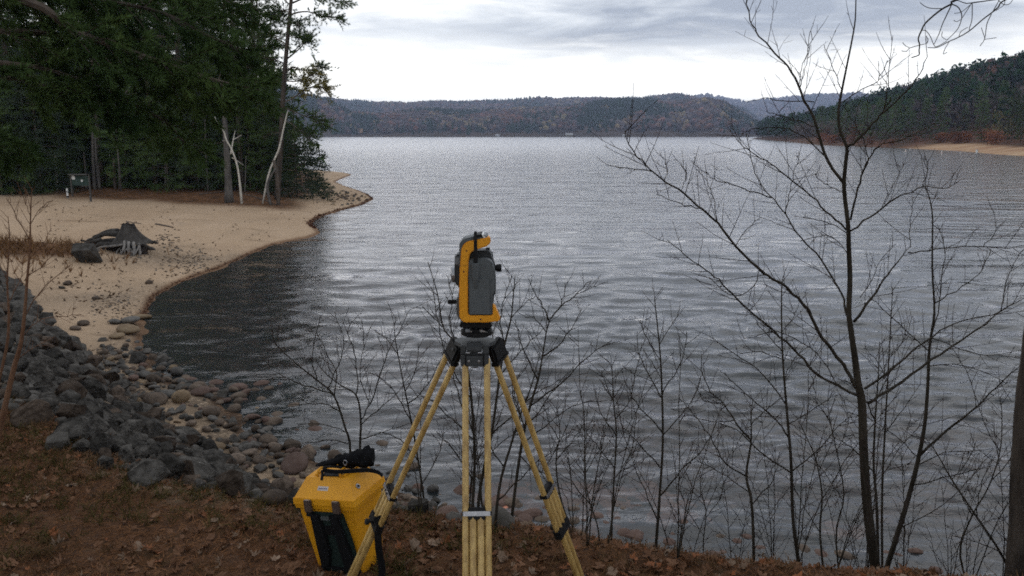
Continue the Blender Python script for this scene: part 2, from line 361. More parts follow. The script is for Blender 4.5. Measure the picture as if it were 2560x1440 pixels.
# ---------------------------------------------------------------- lake
def build_water():
    ys = [2.0]
    while ys[-1] < 1500:
        y = ys[-1]; ys.append(y + min(max(0.050, y * y * 0.00033), 40) if y > 5.5 else y + 0.5)
    ys = np.array(ys + [2200, 3500, 6000])
    tt = np.tan(np.radians(np.concatenate([np.linspace(-63, -37, 24)[:-1], np.linspace(-37, 37, 720), np.linspace(37, 66, 26)[1:]])))
    Y, Tn = np.meshgrid(ys, tt, indexing='ij'); X = (Y + 6) * Tn
    step = np.gradient(ys)[:, None] * np.ones_like(X)
    rng = np.random.default_rng(7); Z = np.zeros_like(X)
    for i in range(88):
        lam = 0.17 * (1.056 ** i); th = rng.normal(0, 0.62 if lam < 1.5 else .38) + 0.10
        k = 2 * np.pi / lam; amp = 0.0074 * lam ** 0.68 * rng.uniform(.5, 1.3)
        if lam > 1.1: amp *= (1.1 / lam) ** 1.15
        fade = np.clip((lam / (step * 2.4)) - 1, 0, 1)
        wob = 0.35 * lam * vnoise(X / (lam * 6) + i, Y / (lam * 6), i)
        Z += amp * fade * np.sin(k * (np.sin(th) * X + np.cos(th) * (Y + wob)) + rng.uniform(0, 6.28))
    # gusts: rougher and calmer patches, calm in the lee of the beach
    gust = 0.9 + 0.5 * fbm(X * 0.02, Y * 0.016, 3, 91)
    sh = -sdist(X, Y, LAND); calm = sstep(0, 7, sh)
    Z = Z * np.clip(gust, 0.35, 1.3) * (0.25 + 0.75 * calm)
    V = np.stack([X, Y, Z], -1).reshape(-1, 3)
    m, nt, N, L, bs = newmat('lake_water'); N.remove(bs); out = N['Material Output']
    geo = N.new('ShaderNodeNewGeometry')
    def noise(s_, d, st):
        mp = N.new('ShaderNodeMapping'); mp.inputs['Scale'].default_value = st; mp.inputs['Rotation'].default_value = (0, 0, 0.08); L.new(geo.outputs['Position'], mp.inputs[0])
        n = N.new('ShaderNodeTexNoise'); n.inputs['Scale'].default_value = s_; n.inputs['Detail'].default_value = d; n.inputs['Roughness'].default_value = 0.55; n.inputs['Distortion'].default_value = .5
        L.new(mp.outputs[0], n.inputs[0]); return n.outputs['Fac']
    def bump(h, dist, prev=None):
        b_ = N.new('ShaderNodeBump'); b_.inputs['Distance'].default_value = dist; b_.inputs['Strength'].default_value = 1; L.new(h, b_.inputs['Height'])
        if prev is not None: L.new(prev, b_.inputs['Normal'])
        return b_.outputs[0]
    nb = bump(noise(0.8, 5, (0.45, 1, 1)), 0.10)
    nb = bump(noise(0.22, 3, (0.5, 1, 1)), 0.20, nb)
    nb = bump(noise(6.5, 3, (0.6, 1, 1)), 0.010, nb)
    ln = N.new('ShaderNodeVectorMath'); ln.operation = 'LENGTH'; L.new(geo.outputs['Position'], ln.inputs[0])
    rgh = N.new('ShaderNodeMapRange'); L.new(ln.outputs['Value'], rgh.inputs['Value'])
    for k_, q_ in zip(('From Min', 'From Max', 'To Min', 'To Max'), (25, 400, 0.06, 0.20)): rgh.inputs[k_].default_value = q_
    fr = N.new('ShaderNodeFresnel'); fr.inputs['IOR'].default_value = 1.333; L.new(nb, fr.inputs['Normal'])
    gl = N.new('ShaderNodeBsdfGlossy'); L.new(rgh.outputs[0], gl.inputs['Roughness']); gl.inputs['Color'].default_value = (0.98, 0.975, 1, 1); L.new(nb, gl.inputs['Normal'])
    tr = N.new('ShaderNodeBsdfTransparent'); tr.inputs['Color'].default_value = (0.70, 0.73, 0.68, 1)
    df = N.new('ShaderNodeBsdfDiffuse'); df.inputs['Color'].default_value = (0.040, 0.052, 0.058, 1)
    mb = N.new('ShaderNodeMixShader'); mb.inputs[0].default_value = 0.40; L.new(tr.outputs[0], mb.inputs[1]); L.new(df.outputs[0], mb.inputs[2])
    ms = N.new('ShaderNodeMixShader'); att = N.new('ShaderNodeMapRange'); L.new(ln.outputs['Value'], att.inputs['Value'])      # far out only the facets of the waves are seen, steeper to the eye than a flat sheet
    for k_, q_ in zip(('From Min', 'From Max', 'To Min', 'To Max'), (60, 420, 1.0, 0.80)): att.inputs[k_].default_value = q_
    fm = N.new('ShaderNodeMath'); fm.operation = 'MULTIPLY'; L.new(fr.outputs[0], fm.inputs[0]); L.new(att.outputs[0], fm.inputs[1]); L.new(fm.outputs[0], ms.inputs[0]); L.new(mb.outputs[0], ms.inputs[1]); L.new(gl.outputs[0], ms.inputs[2])
    L.new(ms.outputs[0], out.inputs['Surface'])
    tag(link('lake', mesh_np('lake', V, grid_tris(len(ys), len(tt)), m, True)), kind='structure')
build_water()

# ---------------------------------------------------------------- hills on the far shore, and the woods that cover them
def leafmat(name, c1, c2, scale=0.6, rnd=0.25, attr=False):
    return mat(name, c1, c2, scale=scale, rough=0.95, spec=0.03, rnd=rnd, attr=attr, detail=3)
M_FAR = leafmat('far_wood', (1.0, 1.0, 1.0), (0.55, 0.55, 0.55), 0.05, 0.0, True)
M_HILL = mat('hill_ground', (0.05, 0.042, 0.03), (0.085, 0.06, 0.042), scale=0.02, rough=1, spec=0.0)
PINE_C = np.array([0.020, 0.042, 0.022]); BARE_C = np.array([0.095, 0.078, 0.076]); RUST_C = np.array([0.15, 0.080, 0.058]); TAN_C = np.array([0.20, 0.15, 0.09])
def ico():
    bm = bmesh.new(); bmesh.ops.create_icosphere(bm, subdivisions=1, radius=1); V = np.array([v.co[:] for v in bm.verts]); T = np.array([[v.index for v in f.verts] for f in bm.faces]); bm.free(); return V, T
ICO_V, ICO_T = ico()
def far_variants(rng, kind, n=8):
    out = []
    for _ in range(n):
        b = B()
        if kind == 'pine':
            lv = 3
            for i in range(lv):
                z0 = 0.05 + 0.27 * i; z1 = min(1.0, z0 + 0.48); r0 = 0.30 * (1 - 0.26 * i)
                a = np.arange(6) * np.pi / 3 + rng.uniform(0, 1)
                V = np.stack([np.cos(a) * r0 * rng.uniform(.6, 1.3, 6), np.sin(a) * r0 * rng.uniform(.6, 1.3, 6), z0 + rng.uniform(-.07, .07, 6)], -1)
                V = np.vstack([V, [[rng.normal(0, .02), rng.normal(0, .02), z1]]]); b.add(V, [(j, (j + 1) % 6, 6) for j in range(6)])
        else:
            V = ICO_V * rng.uniform(0.7, 1.25, (12, 1)) * np.array([0.38, 0.38, 0.42]) + np.array([0, 0, 0.55]); b.add(V, ICO_T)
        out.append((np.vstack(b.v), np.vstack(b.t)))
    return out
def scatter_far(name, pos, hgt, isp, cols, rng, width=1.0):
    PV = far_variants(rng, 'pine'); DV = far_variants(rng, 'dec'); b = B()
    var = rng.integers(0, 8, len(pos)); ang = rng.uniform(0, 6.28, len(pos))
    for kind, VV in ((True, PV), (False, DV)):
        for v in range(8):
            I = np.where((isp == kind) & (var == v))[0]
            if not len(I): continue
            V0, T0 = VV[v]; c, s = np.cos(ang[I]), np.sin(ang[I]); h = hgt[I]
            wx = h * width * (0.8 if kind else 1.15)
            X = (V0[None, :, 0] * c[:, None] - V0[None, :, 1] * s[:, None]) * wx[:, None] + pos[I, 0:1]
            Y = (V0[None, :, 0] * s[:, None] + V0[None, :, 1] * c[:, None]) * wx[:, None] + pos[I, 1:2]
            Z = V0[None, :, 2] * h[:, None] + pos[I, 2:3]
            n = len(V0); T = (T0[None] + (np.arange(len(I)) * n)[:, None, None]).reshape(-1, 3)
            b.add(np.stack([X, Y, Z], -1).reshape(-1, 3), T, np.repeat(cols[I], n, 0))
    o = b.obj(name, M_FAR); return tag(o, kind='stuff')
def hill(name, wood_name, sky, d0, d1, back, ntree, th, pfrac, foot_z=0.6, seed=1, prof=1.0, rust=0.25):
    """one hill: its crest follows the skyline measured in the photograph, its foot meets the water"""
    rng = np.random.default_rng(seed); sky = np.array(sky, float); xs = np.linspace(sky[0, 0], sky[-1, 0], 160)
    sy = np.interp(xs, sky[:, 0], sky[:, 1])
    def surf(px, v):
        ysky = np.interp(px, sky[:, 0], sky[:, 1]); wob = 60 * vnoise(px * 0.01, v * 0, seed)
        D = d0 + (d1 - d0 + wob) * np.minimum(v, 1) + back * np.maximum(v - 1, 0)
        hc = 5 + d1 * (333 - ysky) / F - th * 0.85
        hc = np.maximum(hc, foot_z + 1)
        p = np.where(v < 1, np.sin(np.clip(v, 0, 1) * np.pi / 2) ** prof, np.cos(np.clip((v - 1), 0, 1) * np.pi / 2))
        z = foot_z + (hc - foot_z) * p * (1 + 0.22 * fbm(px * 0.012, v * 3.0, 4, seed + 3) * np.sin(np.clip(v, 0, 1) * np.pi))
        z = np.where(v < 0.02, -2 + (foot_z + 2) * np.clip(v / 0.02, 0, 1), z)
        return np.stack([(px - 1280) / F * D, D, z], -1)
    vs = np.concatenate([[0, 0.005, 0.02], np.linspace(0.04, 1, 34), np.linspace(1.1, 2, 8)])
    PX, VV = np.meshgrid(xs, vs, indexing='xy')
    P = surf(PX, VV).reshape(-1, 3)
    tag(link(name, mesh_np(name, P, grid_tris(len(vs), len(xs)), M_HILL, True)), kind='structure')
    px = rng.uniform(sky[0, 0], sky[-1, 0], ntree); v = 0.025 + 1.03 * rng.uniform(0, 1, ntree) ** 0.8
    edge = int(ntree * 0.12); v[:edge] = rng.uniform(0.985, 1.02, edge)
    pos = surf(px, v)
    f = fbm(px * 0.012, v * 2.6, 4, seed + 9) * 1.5 + rng.normal(0, 0.16, ntree)
    isp = f > (0.5 - pfrac) * 0.9
    r = rng.uniform(0, 1, ntree) + 0.9 * fbm(px * 0.02, v * 4, 3, seed + 15)
    cols = np.where(isp[:, None], PINE_C, np.where((r > 1 - rust)[:, None], RUST_C, np.where((r < 0.12)[:, None], TAN_C, BARE_C)))
    cols = cols * rng.uniform(0.65, 1.35, (ntree, 1)) * rng.uniform(0.92, 1.08, (ntree, 3))
    h = th * rng.uniform(0.65, 1.15, ntree) * np.where(isp, 1.1, 0.85)
    scatter_far(wood_name, pos, h, isp, cols, rng)
hill('purple_hill', 'purple_hill_wood', [(1500, 262), (1600, 256), (1700, 244), (1750, 238), (1790, 243), (1850, 255), (1900, 250), (1980, 243), (2080, 240), (2250, 244), (2800, 250)], 3300, 5200, 900, 3500, 26, 0.15, seed=11, rust=0.1)
hill('long_hill', 'long_hill_wood', [(600, 245), (760, 247), (860, 254), (930, 258), (1020, 261), (1100, 256), (1250, 253), (1400, 253), (1500, 248), (1600, 248), (1690, 244), (1760, 256), (1850, 275), (1900, 310)], 1900, 3000, 700, 9000, 15, 0.35, seed=21, rust=0.25)
hill('shore_hill', 'shore_hill_wood', [(620, 270), (800, 282), (880, 278), (950, 284), (1080, 276), (1200, 279), (1300, 270), (1400, 268), (1480, 258), (1560, 252), (1640, 256), (1700, 254), (1760, 250), (1800, 256), (1850, 286), (1900, 314), (1960, 318)], 1290, 1750, 350, 9500, 13, 0.52, seed=31, prof=0.8, rust=.18)
hill('left_hill', 'left_hill_wood', [(-500, 170), (200, 190), (560, 195), (700, 205), (780, 236), (830, 248), (870, 272), (905, 300), (950, 318)], 1295, 1600, 350, 3600, 13, 0.65, seed=41, rust=0.3)

# the wooded hill on the right shore
RS = np.array([(60, -60), (75, 60), (104, 150), (118, 191), (119, 202), (131, 240), (136, 279), (137, 322), (139, 382), (172, 520), (207, 687), (243, 850), (300, 960), (420, 1010), (900, 1000), (900, -60)], float)
def rh(x, y):
    d = sdist(x, y, RS)
    ridge = np.interp(y, [0, 200, 330, 450, 550, 650, 750, 860, 1000], [46, 44, 42, 42, 42, 40, 36, 24, 8])
    z = -2 + 2.2 * sstep(-6, 0, d) + 1.4 * sstep(0, 10, d) + 0.6 * sstep(8, 18, d)
    # behind the beach strip the ground climbs inland
    z = z + ridge * sstep(10, 165, d) ** 0.9 + 3.0 * fbm(x * 0.012, y * 0.012, 4, 81) * sstep(14, 80, d)
    return z, d
def build_right():
    xs = np.concatenate([np.arange(50, 170, 2.5), np.arange(170, 480, 8), np.arange(480, 900, 40)]); ys = np.concatenate([np.arange(-60, 140, 10), np.arange(140, 460, 3.5), np.arange(460, 1060, 10)])
    X, Y = np.meshgrid(xs, ys); Z, d = rh(X, Y)
    sandy = sstep(13, 6, d + 5 * fbm(X * 0.05, Y * 0.05, 3, 3)) * sstep(300, 270, Y)
    col = np.stack([sandy, d * 0, d * 0], -1).reshape(-1, 3)
    m, nt, N, L, bs = newmat('right_shore_ground'); bs.inputs['Roughness'].default_value = 1; bs.inputs['Specular IOR Level'].default_value = 0.05
    geo = N.new('ShaderNodeNewGeometry'); n = N.new('ShaderNodeTexNoise'); n.inputs['Scale'].default_value = 0.12; n.inputs['Detail'].default_value = 7; L.new(geo.outputs['Position'], n.inputs[0])
    def ramp(*st):
        r_ = N.new('ShaderNodeValToRGB'); L.new(n.outputs['Fac'], r_.inputs[0]); e = r_.color_ramp.elements
        e[0].position, e[0].color = st[0][0], (*st[0][1], 1); e[1].position, e[1].color = st[1][0], (*st[1][1], 1); return r_.outputs[0]
    a = ramp((0.35, (0.13, 0.060, 0.036)), (0.65, (0.06, 0.045, 0.03))); s_ = ramp((0.35, (0.42, 0.29, 0.18)), (0.65, (0.30, 0.17, 0.10)))
    at_ = N.new('ShaderNodeAttribute'); at_.attribute_name = 'Col'; sp = N.new('ShaderNodeSeparateColor'); L.new(at_.outputs['Color'], sp.inputs[0])
    mx = N.new('ShaderNodeMixRGB'); L.new(sp.outputs[0], mx.inputs[0]); L.new(a, mx.inputs[1]); L.new(s_, mx.inputs[2]); L.new(mx.outputs[0], bs.inputs['Base Color'])
    tag(link('right_shore_terrain', mesh_np('right_shore_terrain', np.stack([X, Y, Z], -1).reshape(-1, 3), grid_tris(len(ys), len(xs)), m, True, col)), kind='structure')
build_right()

# ================================================================ TREES
M_NEEDLE = leafmat('pine_needles', (0.044, 0.076, 0.028), (0.098, 0.142, 0.050), 0.35, 0.35)
M_NEEDLE_D = leafmat('bough_needles', (0.032, 0.060, 0.022), (0.078, 0.12, 0.038), 1.0, 0.1)
M_HEML = leafmat('hemlock_needles', (0.035, 0.055, 0.035), (0.07, 0.095, 0.06), 0.9, 0.2)
M_GOLD = leafmat('sunlit_needles', (0.12, 0.13, 0.04), (0.26, 0.20, 0.06), 0.5, 0.1)  # golden variant of the pine needles, the backlight put into the colour
M_BARK = mat('pine_bark', (0.05, 0.04, 0.033), (0.12, 0.098, 0.08), scale=5, rough=0.95, bump=0.03, stretch=(1, 1, .25), rnd=0.3, spec=.1)
M_SNAG = mat('weathered_trunk', (0.06, 0.055, 0.052), (0.15, 0.138, 0.125), scale=4, rough=0.9, bump=0.03, stretch=(1, 1, .2), spec=.1)
M_BIRCH = mat('birch_bark', (0.60, 0.57, 0.50), (0.36, 0.33, 0.29), scale=3, rough=0.8, stretch=(.4, .4, 2.5), spec=.2)
M_TWIG = mat('bare_bark', (0.020, 0.017, 0.013), (0.050, 0.043, 0.034), scale=20, rough=0.9, bump=0.002, stretch=(1, 1, .3), spec=.05)
M_TWIG2 = mat('thin_bark', (0.022, 0.017, 0.016), (0.05, 0.036, 0.032), scale=20, rough=0.9, spec=.05)
M_REDTWIG = mat('reddish_bark', (0.10, 0.05, 0.03), (0.16, 0.09, 0.055), scale=12, rough=0.9, spec=.1)
M_GREYTREE = leafmat('bare_crown', (0.11, 0.085, 0.075), (0.20, 0.155, 0.135), 0.4, 0.3)
M_RUST = leafmat('oak_leaves', (0.17, 0.065, 0.035), (0.26, 0.12, 0.06), 0.4, 0.3)
M_OLIVE = leafmat('olive_crown', (0.11, 0.105, 0.05), (0.19, 0.16, 0.08), 0.4, 0.3)
M_DARKBARK = mat('rough_bark', (0.022, 0.018, 0.016), (0.085, 0.07, 0.058), scale=14, rough=0.95, bump=0.03, bscale=22, stretch=(1, 1, .22), spec=.1)

def pine_meshes(rng, H, start, spread, tl=0.30, tw=0.07, k=5, dens=1.0, droop=0.35, conic=0.8, whorl=0.75, lean=0.0, needle=None, bark=None, r0=None, ragged=0.35, step=0.42, twsp=.5):
    """a conifer: tapered trunk, whorled limbs with flat side sprays, needles as narrow faces"""
    trunk = B(); crown = B(); limbs = B()
    n = 10; zt = np.linspace(-0.4, H, n); wob = np.cumsum(rng.normal(0, 0.012 * H / 10, (n, 2)), 0); wob[0] = 0
    P = np.stack([wob[:, 0] + lean * zt, wob[:, 1], zt], -1); r0 = r0 or H * 0.0080
    tube(trunk, P, r0 * (1 - np.clip(zt, 0, H) / H) ** 0.8 + 0.015, 8)
    h = start; TP = []; TD = []
    while h < H * 0.985:
        f = (h - start) / (H - start); L0 = spread * ((1 - f) ** conic) + 0.25
        if f < 0.12: L0 *= 0.6 + 3 * f
        na = rng.integers(4, 6); a0 = rng.uniform(0, 6.28)
        c0 = np.array([np.interp(h, zt, P[:, 0]), np.interp(h, zt, P[:, 1]), h])
        for j in range(na):
            if rng.random() < 0.12: continue
            a = a0 + j * 2 * np.pi / na + rng.normal(0, .25); L = L0 * rng.uniform(1 - ragged, 1 + ragged * .5)
            t = np.linspace(0, 1, 6); d = np.array([math.cos(a), math.sin(a), 0]); side = np.array([-d[1], d[0], 0])
            up = (0.30 * f + 0.10) * L
            Q = c0 + d * (L * t)[:, None] + side * (rng.normal(0, .08) * L * t ** 2)[:, None] + np.array([0, 0, 1.]) * (up * t * 1.4 - droop * L * t ** 2 + .12 * L * t ** 4)[:, None]
            tube(limbs, Q, np.linspace(0.012 * L + .008, 0.004, 6), 3, cap=False)
            ns = max(2, int(L / step * dens))
            for q in range(ns):
                tq = 0.28 + 0.72 * (q + rng.random()) / ns; b0 = np.array([np.interp(tq, t, Q[:, i]) for i in range(3)])
                sg = 1 if q % 2 else -1; ln = (0.16 + 0.32 * (1.05 - tq)) * L * rng.uniform(.6, 1.1) + .15
                dv = nrm(d * 0.8 + side * sg * rng.uniform(.5, 1.0) + np.array([0, 0, rng.normal(0.05, .12)]))
                m_ = max(2, int(ln / (tl * 0.8)))
                for s_ in range(m_):
                    TP.append(b0 + dv * ln * (s_ + 1) / m_); TD.append(dv + np.array([0, 0, .25]))
            TP.append(Q[-1]); TD.append(d + [0, 0, .2])
        h += whorl * rng.uniform(.7, 1.3) * (1.15 - 0.5 * f)
    TP.append(P[-1]); TD.append(np.array([0, 0, 1.]))
    tufts(crown, np.array(TP), np.array(TD), k, tl, tw, twsp, rng)
    return trunk.mesh('trunk', bark or M_BARK, True), limbs.mesh('limbs', bark or M_BARK), crown.mesh('crown', needle or M_NEEDLE)
def place_tree(kind, meshes, loc, label, cat, group, rz=0.0, s=1.0, names=('trunk', 'limbs', 'crown')):
    e = empty(kind, loc, label, cat, group, rz); e.scale = (s, s, s)
    for nme, me in zip(names, meshes):
        if me is not None: link(nme, me, e)
    return e
RNG = np.random.default_rng(3)

# ---- the wood on the left, beyond the beach
tall = [pine_meshes(np.random.default_rng(100 + i), H, st, sp, k=10, tl=.50, tw=.042, dens=1.2, step=.36, twsp=.38) for i, (H, st, sp) in enumerate([(27, 3.0, 4.4), (24, 2.2, 4.2), (29, 4.0, 4.8), (25, 1.8, 4.0), (22, 3.4, 3.6)])]
young = [pine_meshes(np.random.default_rng(120 + i), H, .5, sp, k=10, tl=.40, tw=.040, dens=1.3, droop=.45, whorl=.5, needle=M_HEML if i == 2 else M_NEEDLE, step=.3) for i, (H, sp) in enumerate([(8.0, 2.5), (6.0, 2.1), (10.0, 2.9)])]
WL = []
def wood_tree(px, y, kind, v, s, rz, label=None, cat='tree', name=None):
    x = (px - 1280) / F * y * 1.0
    loc = (x, y, hz(x, y) - 0.05)
    M = tall[v] if kind == 't' else young[v]
    zone = 'far left of the notice board' if px < 120 else 'behind the notice board' if px < 300 else 'between notice board and dead trunk' if px < 520 else 'behind the dead trunk and birches'
    dep = 'front ' if y < 64 else 'second row ' if y < 78 else 'deep '
    lab = label or (dep + 'tall dark pine of the left wood, ' + zone if kind == 't' else dep + 'low young pine of the left wood, ' + zone)
    WL.append((x, y))
    return place_tree(name or ('pine_tree' if kind == 't' else 'young_pine'), M, loc, lab, cat, None if label else ('tall pines of the wood behind the beach' if kind == 't' else 'young pines along the edge of the wood'), rz, s)
row1 = [(-160, 60), (-60, 58), (60, 60), (150, 62), (262, 60), (330, 63), (395, 60), (470, 61), (520, 66), (610, 60), (655, 62)]
for i, (px, y) in enumerate(row1): wood_tree(px, y, 't', i % 5, RNG.uniform(.9, 1.1), RNG.uniform(0, 6.28))
for i in range(15):
    px = -240 + i * 66 + RNG.uniform(-25, 25); wood_tree(min(px, 690), RNG.uniform(67, 75), 't', (i * 2 + 1) % 5, RNG.uniform(.9, 1.15), RNG.uniform(0, 6.28))
for i in range(14):
    px = -300 + i * 66 + RNG.uniform(-25, 25); wood_tree(min(px, 590), RNG.uniform(80, 96), 't', (i * 3) % 5, RNG.uniform(.9, 1.15), RNG.uniform(0, 6.28))
for i, (px, y) in enumerate([(-120, 57), (-20, 56.5), (35, 57), (85, 57.5), (135, 59), (-60, 55.5), (10, 55.5), (60, 56), (110, 57), (160, 60.5), (325, 60), (375, 61), (465, 61.5), (545, 61), (585, 62), (630, 60.5), (668, 61), (35, 63), (120, 66), (215, 66), (300, 65), (350, 60.5), (440, 64), (500, 60), (540, 66), (600, 68), (640, 64), (670, 70), (700, 63), (80, 72), (180, 74), (270, 76), (380, 72), (480, 75), (580, 76), (660, 80)]):
    wood_tree(px, y, 'y', i % 3, RNG.uniform(.75, 1.15), RNG.uniform(0, 6.28))
wood_tree(425, 57.5, 'y', 1, 1.0, 1.0, 'single young pine in front of the wood, between the sign board and the dead trunk', 'young tree', 'young_pine')
hm = pine_meshes(np.random.default_rng(150), 5.2, .15, 2.5, tl=.22, tw=.05, k=8, dens=2.2, droop=.55, whorl=.3, needle=M_HEML, conic=.6)
p = at(742, 470, 60); place_tree('hemlock', hm, (p[0], 60, hz(p[0], 60) - .05), 'bushy drooping hemlock at the right-hand end of the wood beside the lake', 'tree', None, 0.4)
hm2 = pine_meshes(np.random.default_rng(151), 3.6, .1, 1.9, tl=.2, tw=.05, k=7, dens=1.8, droop=.6, whorl=.3, needle=M_HEML, conic=.6)
p = at(765, 470, 66); place_tree('hemlock', hm2, (p[0], 66, hz(p[0], 66) - .05), 'small hemlock just behind the bushy one, at the tip of the wood', 'tree', None, 1.4)
# a mass of trunks and brush far inside the wood closes the view
bk = B(); rg = np.random.default_rng(5)
for _ in range(260):
    y = rg.uniform(86, 125); px = rg.uniform(-500, 735); x = (px - 1280) / F * y
    if sdist([x], [y], WOOD)[0] < 1: continue
    h = rg.uniform(5, 17); z = 0.9
    Pn = np.stack([x + rg.normal(0, 1.5, 36), y + rg.normal(0, 1.5, 36), z + rg.uniform(0, 1, 36) ** 1.2 * h], -1); tufts(bk, Pn, rg.normal(size=(36, 3)) * [1, 1, .4], 7, 1.1, .4, .9, rg)
tag(bk.obj('undergrowth', M_NEEDLE), kind='stuff')
# brown leafed oaks seen low in the wood on the left
def cloud_tree(rng, H, R, n, leaf, leaf_w, m, base=.25, bark=M_BARK):
    tr = B(); cr = B(); tube(tr, [[0, 0, -.3], [rng.normal(0, .1), 0, H * .4], [rng.normal(0, .3), rng.normal(0, .3), H * .9]], [H * .012, H * .009, .02], 6)
    pts = []
    for _ in range(int(9 + R * 2)):
        a = rng.uniform(0, 6.28); z0 = H * rng.uniform(base, .7); L = R * rng.uniform(.5, 1.0); e = np.array([math.cos(a) * L, math.sin(a) * L, z0 + L * rng.uniform(.4, 1.1)]); e[2] = min(e[2], H)
        tube(tr, spline([[0, 0, z0], e * [.5, .5, 1] * .6 + np.array([0, 0, z0]) * .4, e], 5), np.linspace(H * .005, .01, 5), 3, cap=False); pts.append(e); pts.append(e * [.6, .6, 1] - [0, 0, .1 * H])
    pts = np.array(pts); C = pts[rng.integers(0, len(pts), n)] + rng.normal(0, R * .22, (n, 3)); C[:, 2] = np.clip(C[:, 2], H * base * .7, H * 1.02)
    D = C - [0, 0, H * .3]; tufts(cr, C, D, 4, leaf, leaf_w, .7, rng)
    return tr.mesh('trunk', bark, True), None, cr.mesh('crown', m)
rusty = [cloud_tree(np.random.default_rng(160 + i), 5.5, 2.4, 500, .2, .12, M_RUST, .2) for i in range(2)]
for i, (px, y) in enumerate([(-30, 63), (60, 65), (205, 70), (238, 72), (120, 69)]):
    x = (px - 1280) / F * y; place_tree('oak_tree', rusty[i % 2], (x, y, hz(x, y)), 'small oak still holding brown leaves under the pines on the left', 'tree', 'brown leaved oaks under the pines', i, RNG.uniform(.8, 1.1))

# ---- pines standing behind and above the photographer; they keep the sky off the near bank
for i, (x_, y_, v_) in enumerate([(-6.5, -4.5, 1), (3.5, -8.0, 3)]):
    place_tree('pine_tree', tall[v_], (x_, y_, hz(x_, y_) - .05), 'tall pine standing on the bank behind the camera, outside the picture', 'tree', 'pines behind the camera', i * 1.7)
# ---- single trunks at the edge of the wood, measured one by one
def trunk_obj(name, pts, y, rad, m, label, cat, group=None, limbs=(), sides=7, off=0.0, part='trunk'):
    W = np.array([at(px, py, y) for px, py in pts]); W[0, 2] = hz(W[0, 0], W[0, 1]) - 0.1
    e = empty(name, W[0], label, cat, group); b = B(); S = spline(W, len(W) * 3) - W[0]
    tube(b, S, np.interp(np.linspace(0, 1, len(S)), np.linspace(0, 1, len(rad)), rad), sides); link(part, b.mesh(part, m, True), e)
    for lp, r_ in limbs:
        Lw = np.array([at(px, py, y) for px, py in lp]) - W[0]; Lw[:, 1] += np.linspace(0, off, len(Lw)); b = B(); S = spline(Lw, len(Lw) * 3); tube(b, S, np.linspace(r_, .008, len(S)), 5)
        link('limb', b.mesh('limb', m, True), e)
    return e, W[0]
trunk_obj('dead_trunk', [(572, 490), (568, 400), (563, 320), (560, 279)], 54, [.32, .21, .185, .17, .14, .10], M_SNAG, 'thick grey dead trunk with broken top at the edge of the sand', 'dead tree', None, [([(566, 395), (556, 385), (548, 380)], .03)])
trunk_obj('birch_tree', [(603, 480), (598, 445), (592, 410), (580, 375), (566, 350), (560, 330), (547, 314), (537, 292)], 53.6, [.08, .062, .055, .05, .04, .03, .018], M_BIRCH, 'crooked thin white birch leaning across the grey dead trunk', 'birch', None, [([(577, 385), (580, 352), (583, 325)], .07), ([(582, 350), (592, 343), (600, 337)], .03), ([(580, 394), (594, 405), (606, 415)], .04), ([(560, 352), (550, 352)], .025)], off=.4)
trunk_obj('birch_tree', [(654, 476), (672, 435), (690, 390), (698, 370), (707, 330), (715, 295), (720, 276)], 54, [.055, .065, .06, .057, .052, .045, .025], M_BIRCH, 'long white birch trunk leaning right, right of the dead trunk', 'birch')
e, _ = trunk_obj('bent_tree', [(676, 492), (668, 470), (675, 445), (690, 420)], 53.6, [.10, .09, .05], M_SNAG, 'short grey trunk bent at the foot of the leaning birch', 'dead tree')
trunk_obj('slim_tree', [(695, 492), (694, 460), (690, 430), (684, 400)], 54, [.13, .12, .11, .10], M_BARK, 'slim brown trunk just right of the leaning birch', 'tree trunk')
for pts, r_, lab in [([(335, 470), (334, 420), (331, 370)], .14, 'mottled grey trunk right of the green sign board, left one of the close pair'), ]:
    pass
TRK = [([(236, 463), (234, 430), (232, 380), (231, 330)], .22, M_SNAG, 'mottled pale trunk right of the green sign board, left one of a close pair'),
       ([(248, 461), (245, 430), (240, 385), (238, 320)], .2, M_SNAG, 'grey trunk right of the green sign board, right one of a close pair'),
       ([(174, 472), (170, 440), (164, 400), (158, 370)], .17, M_SNAG, 'leaning grey trunk just left of the green sign board'),
       ([(138, 420), (139, 400), (134, 382), (129, 374)], .12, M_BIRCH, 'short broken birch stem standing among the pines on the far left'),
       ([(213, 440), (212, 410), (209, 380)], .12, M_SNAG, 'thin grey trunk directly behind the green sign board'),
       ([(287, 463), (286, 430), (284, 395)], .20, M_BARK, 'dark trunk deep in the wood, midway between sign board and lone young pine'),
       ([(298, 466), (297, 435), (296, 410)], .08, M_SNAG, 'very thin stem beside the dark trunk deep in the wood'),
       ([(413, 463), (413, 420), (412, 380), (413, 340)], .10, M_SNAG, 'thin pale stem in front of the lone young pine'),
       ([(520, 480), (517, 430), (514, 370), (512, 290)], .11, M_SNAG, 'thin straight stem left of the grey dead trunk'),
       ([(612, 478), (614, 430), (615, 390)], .08, M_SNAG, 'thin stem just right of the crooked birch')]
for pts, r_, m_, lab in TRK: trunk_obj('slim_tree', pts, 58.5, [r_ * .6, r_ * .55, r_ * .45, r_ * .35], m_, lab, 'tree trunk')
trunk_obj('bare_branch_tree', [(290, 330), (287, 270), (300, 250), (320, 225), (327, 215)], 57, [.05, .07, .05, .02], M_SNAG, 'pale forked dead limb showing high against the dark pines', 'dead tree', None, [([(308, 240), (325, 235), (345, 233)], .04)])

